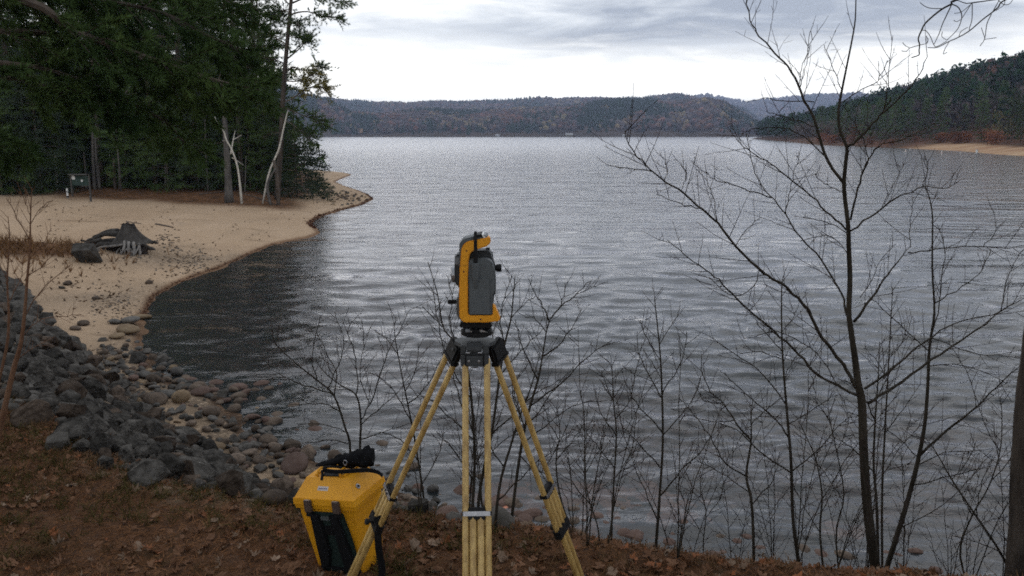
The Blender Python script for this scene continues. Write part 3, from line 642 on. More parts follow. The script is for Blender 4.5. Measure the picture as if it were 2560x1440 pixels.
# ---- the tall ragged pine whose limbs reach out over the water
def ragged_pine():
    y = 57.0; tp = [(693, 495), (697, 430), (703, 340), (708, 240), (716, 130), (727, 10), (738, -130), (742, -260)]
    W = np.array([at(px, py, y) for px, py in tp]); W[0, 2] = hz(W[0, 0], y) - .1; o = W[0].copy()
    e = empty('ragged_pine', o, 'tall ragged pine at the right-hand edge of the wood with limbs reaching over the lake', 'pine')
    b = B(); S = spline(W, 24) - o; tube(b, S, np.linspace(.21, .08, 24), 8); link('trunk', b.mesh('trunk', M_BARK, True), e)
    rng = np.random.default_rng(8)
    limbs = [([(713, 180), (735, 168), (758, 177), (795, 173), (812, 168)], .07, .5, 1, 9), ([(714, 150), (735, 130), (751, 112), (757, 92), (760, 80)], .06, 1.1, 1, 0), ([(735, 128), (760, 112), (783, 108)], .04, .3, 1, 8),
             ([(723, 38), (748, 30), (773, 29), (805, 40), (846, 42)], .07, .45, 1, 12), ([(725, 10), (760, -8), (800, -12), (858, 2)], .07, .4, 1, 12),
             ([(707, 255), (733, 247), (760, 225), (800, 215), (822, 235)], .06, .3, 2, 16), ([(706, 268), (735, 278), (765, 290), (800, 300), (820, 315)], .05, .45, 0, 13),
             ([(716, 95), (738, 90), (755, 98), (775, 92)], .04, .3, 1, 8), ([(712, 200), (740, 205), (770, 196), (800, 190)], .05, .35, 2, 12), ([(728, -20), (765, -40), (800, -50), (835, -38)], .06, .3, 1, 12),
             ([(718, 60), (700, 52), (680, 40), (660, 35)], .05, .35, 0, 10), ([(715, 110), (695, 98), (675, 90), (650, 95)], .05, .3, 0, 10), ([(712, 160), (690, 150), (665, 145), (645, 150)], .05, .3, 0, 10),
             ([(722, 10), (700, -10), (680, -15), (655, -12)], .05, .3, 0, 10), ([(709, 215), (690, 205), (670, 203)], .04, .3, 0, 8), ([(706, 300), (730, 310), (755, 330), (775, 345)], .05, .4, 0, 10),
             ([(717, 75), (735, 62), (752, 66), (768, 72)], .04, .3, 1, 8), ([(720, 30), (705, 22), (690, 26)], .04, .2, 0, 6), ([(731, -60), (700, -80), (670, -70)], .05, .2, 0, 8), ([(705, 330), (680, 335), (655, 345)], .04, .3, 0, 8)]
    for pts, r0, t0, mi, nt in limbs:
        Lw = np.array([at(px, py, y) for px, py in pts]) - o; dd = rng.uniform(-1.6, 1.6); Lw[:, 1] += np.linspace(0, dd, len(Lw)); S = spline(Lw, 10)
        b = B(); tube(b, S, np.linspace(r0, .015, 10), 5); TP = []; TD = []
        for q in range(nt * 5):
            t = t0 + (1 - t0) * rng.random() ** .8; c = np.array([np.interp(t, np.linspace(0, 1, 10), S[:, i]) for i in range(3)])
            dv = nrm(S[-1] - S[0]) * .5 + rng.normal(0, .55, 3) * [1, 1, .75]; dv = nrm(dv); ln = rng.uniform(.3, 1.05)
            tube(b, [c, c + dv * ln * .6 + [0, 0, .04], c + dv * ln], [.014, .01, .006], 3, cap=False)
            for s_ in (.55, .8, 1.0): TP.append(c + dv * ln * s_); TD.append(dv + [0, 0, .4])
        lb = link('limb', b.mesh('limb', M_BARK, False), e)
        if nt:
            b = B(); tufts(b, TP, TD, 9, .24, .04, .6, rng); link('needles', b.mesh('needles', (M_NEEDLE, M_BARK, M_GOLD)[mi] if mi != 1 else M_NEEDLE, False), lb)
ragged_pine()
# ---- the near pine whose boughs hang across the upper left corner; its own trunk stands left of the picture
def near_pine():
    o = np.array([-10.6, 10.5, 0]); o[2] = hz(o[0], o[1]) - .1
    e = empty('overhanging_pine', o, 'near white pine whose long dark boughs hang across the upper left corner', 'pine')
    b = B(); tube(b, spline([[0, 0, 0], [.05, .1, 4], [-.1, .1, 9], [0, 0, 14]], 12), np.linspace(.32, .2, 12), 10); link('trunk', b.mesh('trunk', M_BARK, True), e)
    rng = np.random.default_rng(12)
    # (pixel polyline, distance of each end, radius, half width of the spray, number of sprays, first part of limb that is bare)
    boughs = [([(-330, -60), (60, 0), (180, 75), (330, 130), (430, 165), (540, 200), (640, 225)], 10.3, 12.0, .075, .55, 50, .32), ([(-300, 100), (0, 78), (150, 90), (300, 150), (420, 200), (520, 290)], 10.4, 13.5, .05, .6, 46, .30),
              ([(-350, -120), (0, -60), (200, -10), (400, 30), (520, 90), (620, 130)], 10.4, 12.5, .05, .6, 56, .25), ([(-300, 230), (0, 195), (110, 215), (210, 240), (300, 280)], 10.6, 11.6, .045, .5, 34, .25),
              ([(-300, 0), (100, -70), (300, -60), (480, -30), (620, 20)], 10.4, 14, .04, .6, 60, .2),
              ([(-280, 150), (40, 160), (200, 200), (330, 260), (420, 310), (470, 370)], 10.5, 13.0, .04, .5, 34, .3), ([(-300, 330), (-80, 320), (0, 345), (50, 380)], 10.5, 12.0, .03, .35, 30, .2)]
    for pts, d0, d1, r0, hw, ns, t0 in boughs:
        W = np.array([at(px, py, d0 + (d1 - d0) * i / (len(pts) - 1)) for i, (px, py) in enumerate(pts)]) - o
        W = np.vstack([[0, 0, W[0, 2] - .3], W]); S = spline(W, 26); b = B(); tube(b, S, np.linspace(r0, .012, 26), 6); TP = []; TD = []; tt = np.linspace(0, 1, 26)
        for q in range(ns):
            t = t0 + (1 - t0) * (q + rng.random()) / ns; c = np.array([np.interp(t, tt, S[:, i]) for i in range(3)]); ax = nrm(S[min(25, int(t * 25) + 1)] - S[max(0, int(t * 25) - 1)])
            sd = nrm(np.cross(ax, [0, 0, 1.])); sg = 1 if q % 2 else -1; ln = hw * rng.uniform(.7, 1.6) * (1.3 - .6 * t)
            dv = nrm(ax * .6 + sd * sg * rng.uniform(.3, 1) + np.array([0, 0, rng.normal(-.25, .45)])); Q = np.array([c, c + dv * ln * .5, c + dv * ln + [0, 0, -.12 * ln]])
            tube(b, Q, [.009, .006, .003], 3, cap=False)
            m_ = int(ln / .10) + 2
            for s_ in range(m_):
                f = (s_ + 1) / m_; c2 = Q[0] + (Q[2] - Q[0]) * f; dv2 = nrm(dv + sd * rng.normal(0, .8) + [0, 0, rng.normal(0, .35)]); l2 = rng.uniform(.08, .30) * (1.3 - f)
                for u in np.arange(0.25, 1.01, .25): TP.append(c2 + dv2 * l2 * u); TD.append(dv2 + [0, 0, .1])
        lb = link('limb', b.mesh('limb', M_BARK, False), e)
        b = B(); tufts(b, TP, TD, 9, .125, .016, .6, rng); link('needles', b.mesh('needles', M_NEEDLE_D, False), lb)
near_pine()

# ---- right shore: trees big enough to tell apart stand alone, the rest is the wood behind
rs_pine = [pine_meshes(np.random.default_rng(200 + i), H, st, sp, tl=.9, tw=.30, k=4, dens=.6, whorl=1.2, step=.8) for i, (H, st, sp) in enumerate([(21, 3.0, 4.0), (24, 5, 4.3), (18, 2, 3.5), (22, 8, 3.9)])]
rs_bare = [cloud_tree(np.random.default_rng(210 + i), H, R, n, .9, .10, M_GREYTREE, .3) for i, (H, R, n) in enumerate([(15, 5, 420), (13, 4.5, 380)])]
rs_rust = [cloud_tree(np.random.default_rng(220 + i), H, R, n, .8, .35, M_RUST, .15) for i, (H, R, n) in enumerate([(9, 4, 260), (5, 3, 200)])]
rs_oliv = [cloud_tree(np.random.default_rng(230), 11, 4.2, 300, .8, .3, M_OLIVE, .2)]
def right_wood():
    rng = np.random.default_rng(77)
    def put(x, y, M, nm, lab, grp, cat='tree', s=None):
        px = 1280 + F * x / y
        lab += ', ' + ('beyond the tallest bare tree' if px < 2150 else 'seen between the forks of the bare trees' if px < 2290 else 'left of the green bench' if px < 2395 else 'behind the green bench' if px < 2450 else 'towards the right edge')
        z, d = rh(np.array([x]), np.array([y])); place_tree(nm, M, (x, y, float(z[0]) - .2), lab, cat, grp, rng.uniform(0, 6.28), s or rng.uniform(.55, .82))
    n = 0; pts = []
    while n < 215:
        y = rng.uniform(175, 700); x = rng.uniform(105, 330)
        if (x / y) > 0.72: continue
        z, d = rh(np.array([x]), np.array([y])); d = d[0]
        lim = 12 if y < 300 else 4
        if d < lim or d > 46: continue
        if any((x - a) ** 2 + (y - b) ** 2 < (3.6 if y < 330 else 5.0) ** 2 for a, b in pts): continue
        pts.append((x, y)); n += 1
        if y > 400 and d < 22 and rng.random() < .6: put(x, y, rs_bare[n % 2], 'bare_tree', 'leafless grey right shore tree', 'bare trees on the right shore')
        elif rng.random() < .08: put(x, y, rs_oliv[0], 'olive_tree', 'olive brown right shore tree', 'olive trees on the right shore', s=rng.uniform(.6, .9))
        elif d < 20 and rng.random() < .10: put(x, y, rs_rust[0], 'oak_tree', 'rusty right shore oak', 'rusty oaks on the right shore', s=rng.uniform(.5, .9))
        else: put(x, y, rs_pine[n % 4], 'shore_pine', 'dark right shore pine', 'pines on the right shore')
    k = 0
    while k < 26:
        y = rng.uniform(180, 420); x = rng.uniform(105, 250); z, d = rh(np.array([x]), np.array([y])); d = d[0]
        if d < (9 if y < 300 else 2.5) or d > 18 or x / y > .7: continue
        k += 1; put(x, y, rs_rust[1], 'rusty_bush', 'low rusty bush, right shore', 'rusty bushes on the right shore', 'bush', rng.uniform(.4, .8))
    # the wood behind them
    N_ = 17000; x = rng.uniform(100, 640, N_); y = rng.uniform(180, 1000, N_); z, d = rh(x, y)
    keep = (d > np.where(y > 560, 2, 20)) & (d < 330) & (x / y < 0.78); x, y, z, d = x[keep], y[keep], z[keep], d[keep]
    f = fbm(x * .012, y * .012, 4, 5) + rng.normal(0, .12, len(x)); isp = f > (-0.25 + .009 * np.clip(d - 50, 0, 110)) 
    redz = fbm(x * .01 + 8, y * .01, 3, 15) + .4 * sstep(100, 200, d)
    c = np.where(isp[:, None], PINE_C * [1, 1.25, .95], np.where((redz > .25)[:, None], RUST_C, BARE_C)) * rng.uniform(.65, 1.3, (len(x), 1))
    h = rng.uniform(12, 19, len(x)) * np.where(isp, 1, .8)
    b = B()
    # soft crowns built from leaf-sized faces in each crown volume
    n = 24; u = rng.normal(size=(len(x), n, 3)); u = u / np.linalg.norm(u, axis=-1, keepdims=True) * rng.uniform(.4, 1, (len(x), n, 1))
    t = (u[..., 2] + 1) / 2; wr = np.where(isp[:, None], (1.08 - t) * .24, np.sqrt(np.clip(1 - (2 * t - 1) ** 2, .05, 1)) * .30)
    Cx = x[:, None] + u[..., 0] * wr * h[:, None]; Cy = y[:, None] + u[..., 1] * wr * h[:, None]; Cz = z[:, None] + (0.18 + .82 * t) * h[:, None]
    Cc = np.stack([Cx, Cy, Cz], -1).reshape(-1, 3); sz = np.repeat(h * .11, n)[:, None]
    a1 = nrm(rng.normal(size=Cc.shape)); a2 = nrm(np.cross(a1, rng.normal(size=Cc.shape)))
    V = np.stack([Cc - a1 * sz, Cc + a1 * sz * .8 + a2 * sz * .5, Cc + a2 * sz * 1.1], 1).reshape(-1, 3)
    b.add(V, np.arange(len(V)).reshape(-1, 3), np.repeat(np.repeat(c, n, 0), 3, 0)); tag(b.obj('right_shore_wood', M_FAR), kind='stuff')
right_wood()

# ================================================================ ROCKS
def rock_mesh(name, rng, rnd, m, flat=0.6):
    bm = bmesh.new()
    if rnd:
        bmesh.ops.create_icosphere(bm, subdivisions=2, radius=0.5)
        s = rng.uniform(.75, 1.2, 3) * [1, 1, flat + .1]; o = rng.uniform(0, 50, 3)
        for v in bm.verts:
            q = np.array(v.co) * 2.2 + o; k = 1 + .35 * float(vnoise(np.array([q[0] + q[2]]), np.array([q[1] - q[2]]), 3)[0])
            v.co = Vector(np.array(v.co) * k * s)
    else:
        P = nrm(rng.normal(size=(22, 3))) * rng.uniform(.38, .56, (22, 1)) * rng.uniform(.75, 1.3, 3) * [1, 1, flat + .1]
        for p in P: bm.verts.new(p)
        r = bmesh.ops.convex_hull(bm, input=bm.verts[:]); bmesh.ops.delete(bm, geom=[g for g in r.get('geom_interior', []) if isinstance(g, bmesh.types.BMVert)], context='VERTS')
        bmesh.ops.bevel(bm, geom=bm.edges[:], offset=0.010, segments=1, affect='EDGES')
    bmesh.ops.triangulate(bm, faces=bm.faces[:])
    me = bpy.data.meshes.new(name); bm.to_mesh(me); bm.free(); me.materials.append(m)
    me.polygons.foreach_set('use_smooth', np.full(len(me.polygons), bool(rnd)))
    return me
M_RIP = mat('blasted_stone', (0.024, 0.022, 0.0195), (0.100, 0.092, 0.082), scale=3.4, rough=0.9, bump=0.05, bscale=8, rnd=.5, spec=.06)
M_COB = mat('brown_cobble', (0.060, 0.045, 0.035), (0.155, 0.118, 0.09), scale=3, rough=0.8, bump=0.008, bscale=18, rnd=.45, spec=.1)
M_RED = mat('red_stone', (0.085, 0.052, 0.041), (0.14, 0.095, 0.077), scale=3, rough=0.75, bump=0.008, bscale=18, rnd=.3, spec=.1)
M_TANR = mat('tan_stone', (0.16, 0.11, 0.068), (0.24, 0.18, 0.115), scale=2.5, rough=0.8, bump=0.01, bscale=14, rnd=.2, spec=.1)
M_GREYR = mat('grey_stone', (0.055, 0.051, 0.047), (0.135, 0.126, 0.114), scale=2.5, rough=0.85, bump=0.01, bscale=14, rnd=.3, spec=.1)
rr_ = np.random.default_rng(500)
M_RIP2 = mat('brown_stone', (0.030, 0.022, 0.017), (0.105, 0.080, 0.062), scale=3.4, rough=.9, bump=.04, bscale=8, rnd=.5, spec=.06)
RV = {'rip': [rock_mesh('rock', rr_, False, M_RIP2 if i_ % 4 == 1 else M_RIP) for i_ in range(14)], 'cob': [rock_mesh('cobble', rr_, True, M_COB, .55) for _ in range(9)], 'red': [rock_mesh('cobble', rr_, True, M_RED, .5) for _ in range(5)],
      'grey': [rock_mesh('rock', rr_, True, M_GREYR, .5) for _ in range(6)], 'tan': [rock_mesh('rock', rr_, True, M_TANR, .55) for _ in range(3)]}
PLACED = []
def put_rock(kind, x, y, s, label, group, rng, name='rock', v=None, sc=(1, 1, 1), sink=.25, rz=None, tilt=.5, z=None):
    me = RV[kind][(v if v is not None else rng.integers(0, 99)) % len(RV[kind])]
    o = bpy.data.objects.new(name, me); COL.objects.link(o)
    o.location = (x, y, (hz(x, y) if z is None else z) + s * (.5 * .7 - sink * .7)); o.scale = (s * sc[0], s * sc[1], s * sc[2])
    o.rotation_euler = (rng.normal(0, tilt), rng.normal(0, tilt), rng.uniform(0, 6.28) if rz is None else rz)
    PLACED.append((x, y, s)); return tag(o, label, 'rock', group)
def special_rocks():
    rg = np.random.default_rng(6)
    def sp(px, py, z, wpx, kind, lab, sc=(1, 1, .7), v=None, sink=.3, name='rock', rz=None):
        p = gnd(px, py, z); s = wpx / F * math.hypot(p[0], p[1]); put_rock(kind, p[0], p[1], s, lab, None, rg, name, v, sc, sink, rz, .1)
    sp(222, 652, .95, 76, 'rip', 'large flat topped grey boulder lying left of and below the old stump', (1.1, .75, .85), 3, .2, rz=-.1)
    sp(213, 626, 1.0, 34, 'grey', 'rounded grey rock wedged behind the large flat topped boulder', v=1)
    sp(243, 610, 1.0, 30, 'grey', 'pale grey rock between the flat boulder and the stump', v=2)
    sp(209, 812, .35, 30, 'cob', 'lone dark brown rock on the sand, right one of two beside the riprap', v=0)
    sp(189, 824, .4, 24, 'cob', 'small dark brown rock on the sand, left one of two beside the riprap', v=1)
    sp(373, 709, .25, 20, 'cob', 'single upright brown stone on the sand between the stump and the shore', (.8, .8, 1.1), 3)
    sp(240, 748, .5, 20, 'cob', 'small dark rock alone in the middle of the gravel patch', v=4)
    sp(288, 809, .15, 34, 'grey', 'dark grey boulder at the left end of the row by the corner of the beach', (1, .8, .7), 3)
    sp(325, 808, .1, 52, 'grey', 'long grey boulder in the row by the corner of the beach, above the tan one', (1.2, .7, .6), 4)
    sp(352, 797, .05, 36, 'tan', 'tan boulder furthest right in the row by the corner of the beach', (1.1, .7, .7), 0)
    sp(322, 832, .1, 62, 'tan', 'broad tan boulder in front of the long grey one at the beach corner', (1.1, .8, .6), 1)
    sp(293, 845, .15, 40, 'tan', 'low yellowish rock beside the broad tan boulder', (1.1, .8, .5), 2)
    sp(452, 1004, .1, 58, 'tan', 'big upright tan boulder at the waterline below the riprap', (.8, .8, 1.1), 1, .2)
    sp(420, 992, .12, 44, 'grey', 'brown grey round boulder touching the big tan one at the waterline', (1, .8, .9), 5)
    sp(500, 985, .02, 44, 'red', 'purple brown boulder awash beside the big tan one', (1.2, .9, .6), 0)
    sp(740, 1172, .12, 86, 'red', 'large reddish boulder at the water edge just left of the yellow case', (1.1, .9, .75), 1, .25)
    sp(345, 905, .2, 56, 'rip', 'pointed grey block at the foot of the riprap near the water', (1, .8, .9), 2)
    sp(255, 740, .4, 8, 'cob', 'tiny brown stone near the gravel patch'); sp(167, 712, .7, 24, 'rip', 'small dark pyramid shaped stone left of the gravel patch', (1, .8, .9), 5)
    sp(156, 721, .7, 18, 'rip', 'little flat dark stone beside the pyramid shaped one', (1.1, .9, .5), 6)
    sp(318, 1190, 1.7, 8, 'rip', 'small pale chip at the top of the riprap')
    sp(470, 1090, .7, 70, 'rip', 'long tilted grey slab in the riprap pointing towards the water', (1.4, .6, .5), 7)
special_rocks()
def riprap():
    rg = np.random.default_rng(9); C = []
    x = rg.uniform(-17, 1.4, 60000); y = rg.uniform(3.6, 30, 60000)
    z, s, pl, wd, bank = height(x, y, True)
    px = 1280 + F * x / (y * cP + (5 - z) * sP)
    ok = bank & (pl < -.12) & (px > -160) & (px < 1120) & (s > -.6)
    x, y, z, pl, s = x[ok], y[ok], z[ok], pl[ok], s[ok]
    r = np.where(pl > -1.2, rg.uniform(.09, .22, len(x)), rg.uniform(.12, .34, len(x)) * np.clip(.75 + y * .022, .8, 1.25)) * np.where(rg.random(len(x)) < .12, 1.3, 1.0); order = np.argsort(-r * rg.uniform(.75, 1, len(r)))
    cell = {}
    acc = []
    for i in order:
        gx, gy = int(x[i] // .6), int(y[i] // .6); bad = False
        for a in (-1, 0, 1):
            for b_ in (-1, 0, 1):
                for j in cell.get((gx + a, gy + b_), ()):
                    if (x[i] - x[j]) ** 2 + (y[i] - y[j]) ** 2 < (.40 * (r[i] + r[j])) ** 2: bad = True; break
                if bad: break
            if bad: break
        if bad: continue
        if any((x[i] - a) ** 2 + (y[i] - b_) ** 2 < (.42 * (r[i] + c)) ** 2 for a, b_, c in PLACED[:22]): continue
        cell.setdefault((gx, gy), []).append(i); acc.append(i)
    for i in acc: C.append((x[i], y[i], z[i], r[i], 'rip' if (s[i] > .9 or rg.random() < .35) and (x[i] < -1.6 or rg.random() < .5) else ('cob', 'cob', 'grey', 'cob', 'grey', 'tan', 'red', 'grey')[rg.integers(0, 8)]))
    # cobbles and boulders between the riprap and the water
    xs = rg.uniform(-13, 1.6, 26000); ys = rg.uniform(7.5, 24, 26000); z, s, pl, wd, bank = height(xs, ys, True)
    px = 1280 + F * xs / (ys * cP + (5 - z) * sP)
    band = np.where(ys < 15.5, 1.5, 0.9)
    ok = (~bank) & (s > -.5) & (s < band) & (px < 1120) & (ys < 19.5) & (rg.random(26000) < .35 + .9 * fbm(xs * 1.1, ys * 1.1, 2, 3)); xs, ys, z, s = xs[ok], ys[ok], z[ok], s[ok]; rr2 = rg.uniform(.06, .23, len(xs)) * np.where(rg.random(len(xs)) < .07, 1.6, 1.0) * np.where(xs > -3.2, .75, 1.0) ; od = np.argsort(-rr2); pts = [(a, b_, c) for a, b_, c in PLACED]
    for i in od:
        if any((xs[i] - a) ** 2 + (ys[i] - b_) ** 2 < (.40 * (rr2[i] + c)) ** 2 for a, b_, c in pts): continue
        pts.append((xs[i], ys[i], rr2[i])); C.append((xs[i], ys[i], z[i], rr2[i], ('cob', 'cob', 'rip', 'grey', 'rip', 'rip', 'tan', 'cob', 'grey', 'red')[rg.integers(0, 10)]))
        if len(pts) > 640: break
    C.sort(key=lambda c: -c[3] / math.hypot(c[0], c[1]))
    rip = [c for c in C if c[4] == 'rip']; cob = [c for c in C if c[4] != 'rip']
    def zl(c):
        px = 1280 + F * c[0] / (c[1] * cP + (5 - c[2]) * sP); a = sdist([c[0]], [c[1]], PLAT)[0]
        return ('large ' if c[3] > .36 else 'medium ' if c[3] > .22 else 'small ') , ('beside the grass at the top' if a > -.9 else 'half way down' if a > -2.2 else 'near the foot') + (', left of the young birch' if px < 40 else ', below the stump' if px < 280 else ', towards the water' if px < 560 else ', behind the yellow case')
    for c in rip[:285]: put_rock('rip', c[0], c[1], c[3], zl(c)[0] + 'grey angular riprap block ' + zl(c)[1], 'blocks of the riprap slope', rg, 'riprap_block', None, (1, 1, 1), .18, None, .5, c[2])
    lab = {'cob': ('brown rounded stone between the riprap and the water', 'brown stones by the water'), 'red': ('reddish rounded stone between the riprap and the water', 'reddish stones by the water'),
           'grey': ('grey rounded stone between the riprap and the water', 'grey stones by the water'), 'tan': ('tan rounded stone between the riprap and the water', 'tan stones by the water')}
    for c in cob[:230]: put_rock(c[4], c[0], c[1], c[3], zl(c)[0] + lab[c[4]][0] + (', near the tan boulders' if c[1] > 17 else ', below the middle of the slope' if c[1] > 13.5 else ', behind the yellow case'), lab[c[4]][1], rg, 'shore_stone', None, (1, 1, .9), .22, None, .25, c[2])
    def joined(name, items, kinds):
        bs_ = {}
        for x_, y_, z_, r_, k in items:
            me = RV[k][rg.integers(0, len(RV[k]))]; 
            if me.name not in CACHE:
                v = np.empty(len(me.vertices) * 3, np.float32); me.vertices.foreach_get('co', v); t = np.empty(len(me.polygons) * 3, np.int32); me.loops.foreach_get('vertex_index', t); CACHE[me.name] = (v.reshape(-1, 3), t.reshape(-1, 3))
            v, t = CACHE[me.name]; a = rg.uniform(0, 6.28); R = np.array(Matrix.Rotation(a, 3, 'Z') @ Matrix.Rotation(rg.normal(0, .4), 3, 'X')); bs_.setdefault(k, B()).add((v * r_) @ R.T + [x_, y_, z_ + .1 * r_], t)
        return bs_
    CACHE = {}
    rest = joined('r', rip[285:] + cob[230:], None)
    mm = {'rip': ('riprap_rubble', M_RIP), 'cob': ('brown_rubble', M_COB), 'red': ('red_rubble', M_RED), 'grey': ('grey_rubble', M_GREYR), 'tan': ('tan_rubble', M_TANR)}
    # chinks of the slope filled with small broken stone; gravel patches; stones on the far spit; drowned red stones off the near bank
    items = []
    for _ in range(2600):
        x_ = rg.uniform(-16, 1.4); y_ = rg.uniform(3.8, 26); items.append((x_, y_, None, rg.uniform(.06, .2), 'rip'))
    xs = np.array([i[0] for i in items]); ys = np.array([i[1] for i in items]); z, s, pl, wd, bank = height(xs, ys, True); ok = bank & (pl < -.05) & (pl > -6)
    items = [(xs[i], ys[i], z[i], items[i][3], 'rip') for i in np.where(ok)[0]]
    for (px, py, wx, wy, n, r0, r1) in [(470, 640, 75, 30, 230, .04, .10), (290, 745, 70, 34, 200, .03, .07), (330, 700, 140, 60, 110, .02, .06), (840, 485, 80, 16, 110, .12, .32), (770, 478, 50, 14, 60, .12, .34), (420, 600, 40, 20, 70, .05, .12), (330, 640, 50, 12, 50, .04, .12), (330, 1000, 60, 60, 500, .03, .08), (260, 880, 40, 50, 250, .03, .08)]:
        for _ in range(n):
            a = rg.normal(px, wx * .5); b_ = rg.normal(py, wy * .5); p = on(a, b_, .4); sd_ = sdist([p[0]], [p[1]], LAND)[0]
            if sd_ < .1: continue
            items.append((p[0], p[1], hz(p[0], p[1]), rg.uniform(r0, r1), ('cob', 'grey', 'cob', 'tan', 'cob')[rg.integers(0, 5)]))
    for _ in range(420):
        x_ = rg.uniform(-.3, 5.0); y_ = rg.normal(10.6, .6) - .10 * x_; items.append((x_, y_, hz(x_, y_), rg.uniform(.08, .28), ('red', 'cob', 'red')[rg.integers(0, 3)]))
    for _ in range(380):
        x_ = rg.uniform(-8, 1); y_ = rg.uniform(9, 17); sd_ = sdist([x_], [y_], LAND)[0]
        if -2.2 < sd_ < 0: items.append((x_, y_, hz(x_, y_), rg.uniform(.10, .34), ('red', 'cob', 'cob')[rg.integers(0, 3)]))
    more = joined('m', items, None)
    for k, b_ in rest.items():
        if k in more: b_.add(np.vstack(more[k].v), np.vstack(more[k].t))
    br = B()
    for (cx, cy, wx, wy, n) in [(1465, 1272, 75, 42, 230), (1665, 1285, 55, 42, 90), (1290, 1250, 60, 40, 70), (2105, 1330, 45, 16, 30), (1570, 1240, 60, 20, 40)]:
        for _ in range(n):
            p = on(rg.normal(cx, wx * .6), rg.normal(cy, wy * .6), -.12); v, t = CACHE[RV['red'][rg.integers(0, 5)].name] if RV['red'][0].name in CACHE and all(m_.name in CACHE for m_ in RV['red']) else (ICO_V * [.5, .5, .3], ICO_T)
            z_ = hz(p[0], p[1]); r_ = rg.uniform(.12, .34); a = rg.uniform(0, 6.28); br.add((v * r_ * [1, 1, .6]) @ np.array(Matrix.Rotation(a, 3, 'Z')).T + [p[0], p[1], min(z_ + .04, -.07)], t)
    tag(br.obj('drowned_red_stones', mat('drowned_stone', (0.42, 0.15, 0.095), (0.55, 0.26, 0.17), scale=3, rough=.8, spec=.1)), kind='stuff')
    for k in more:
        if k not in rest: rest[k] = more[k]
    for k, b_ in rest.items(): tag(b_.obj(mm[k][0], mm[k][1], smooth=False), kind='stuff')
riprap()
# the dark line of drift the water left along the sand
def wrack():
    rg = np.random.default_rng(15); b = B()
    for (p0, p1) in [(a, b_) for a, b_ in zip(range(14, 45), range(15, 46)) if a < 30]:
        if p0 >= len(SHORE) - 1: break
    segs = [(8, 15, 700, .12), (19, 27, 800, .06)]
    for a, c, n, w in segs:
        P = np.array(SHORE[a:c + 1]); u = rg.uniform(0, len(P) - 1.001, n); i = u.astype(int); f = (u - i)[:, None]; Q = P[i] * (1 - f) + P[i + 1] * f; d = nrm(P[i + 1] - P[i]); nn = np.stack([d[:, 1], -d[:, 0]], -1)
        side = sdist(Q[:, 0] + nn[:, 0] * .5, Q[:, 1] + nn[:, 1] * .5, LAND) > 0; nn = np.where(side[:, None], nn, -nn)
        Q = Q + nn * np.abs(rg.normal(w, w * .8, (n, 1))) * (1 + .8 * vnoise(u * 3, u * 0, 4)[:, None]); z = height(Q[:, 0], Q[:, 1])
        D = np.stack([rg.normal(0, 1, n), rg.normal(0, 1, n), rg.uniform(.05, .5, n)], -1); tufts(b, np.stack([Q[:, 0], Q[:, 1], z], -1), D, 3, w * 1.1, w * .3, .6, rg)
    tag(b.obj('drift_line', mat('drift', (0.05, 0.022, 0.012), (0.12, 0.05, 0.03), scale=3, rough=1, spec=.05)), kind='stuff')
wrack()

def beach_debris():
    rg = np.random.default_rng(19); P = []
    while len(P) < 340:
        px, py = rg.uniform(90, 900), rg.uniform(478, 800); p = gnd(px, py); s_ = sdist([p[0]], [p[1]], LAND)[0]
        if s_ < .3 or vnoise(px * .012, py * .03, 7) < rg.uniform(-.35, .3): continue
        P.append(p + [0, 0, .01])
    P = np.array(P); b = B(); D = np.stack([rg.normal(0, 1, len(P)), rg.normal(0, 1, len(P)), rg.uniform(0, .35, len(P))], -1); tufts(b, P, D, 2, .13, .06, .5, rg)
    tag(b.obj('beach_debris', mat('debris', (0.06, 0.038, 0.024), (0.16, 0.10, 0.06), scale=2, rough=1, spec=.05)), kind='stuff')
beach_debris()
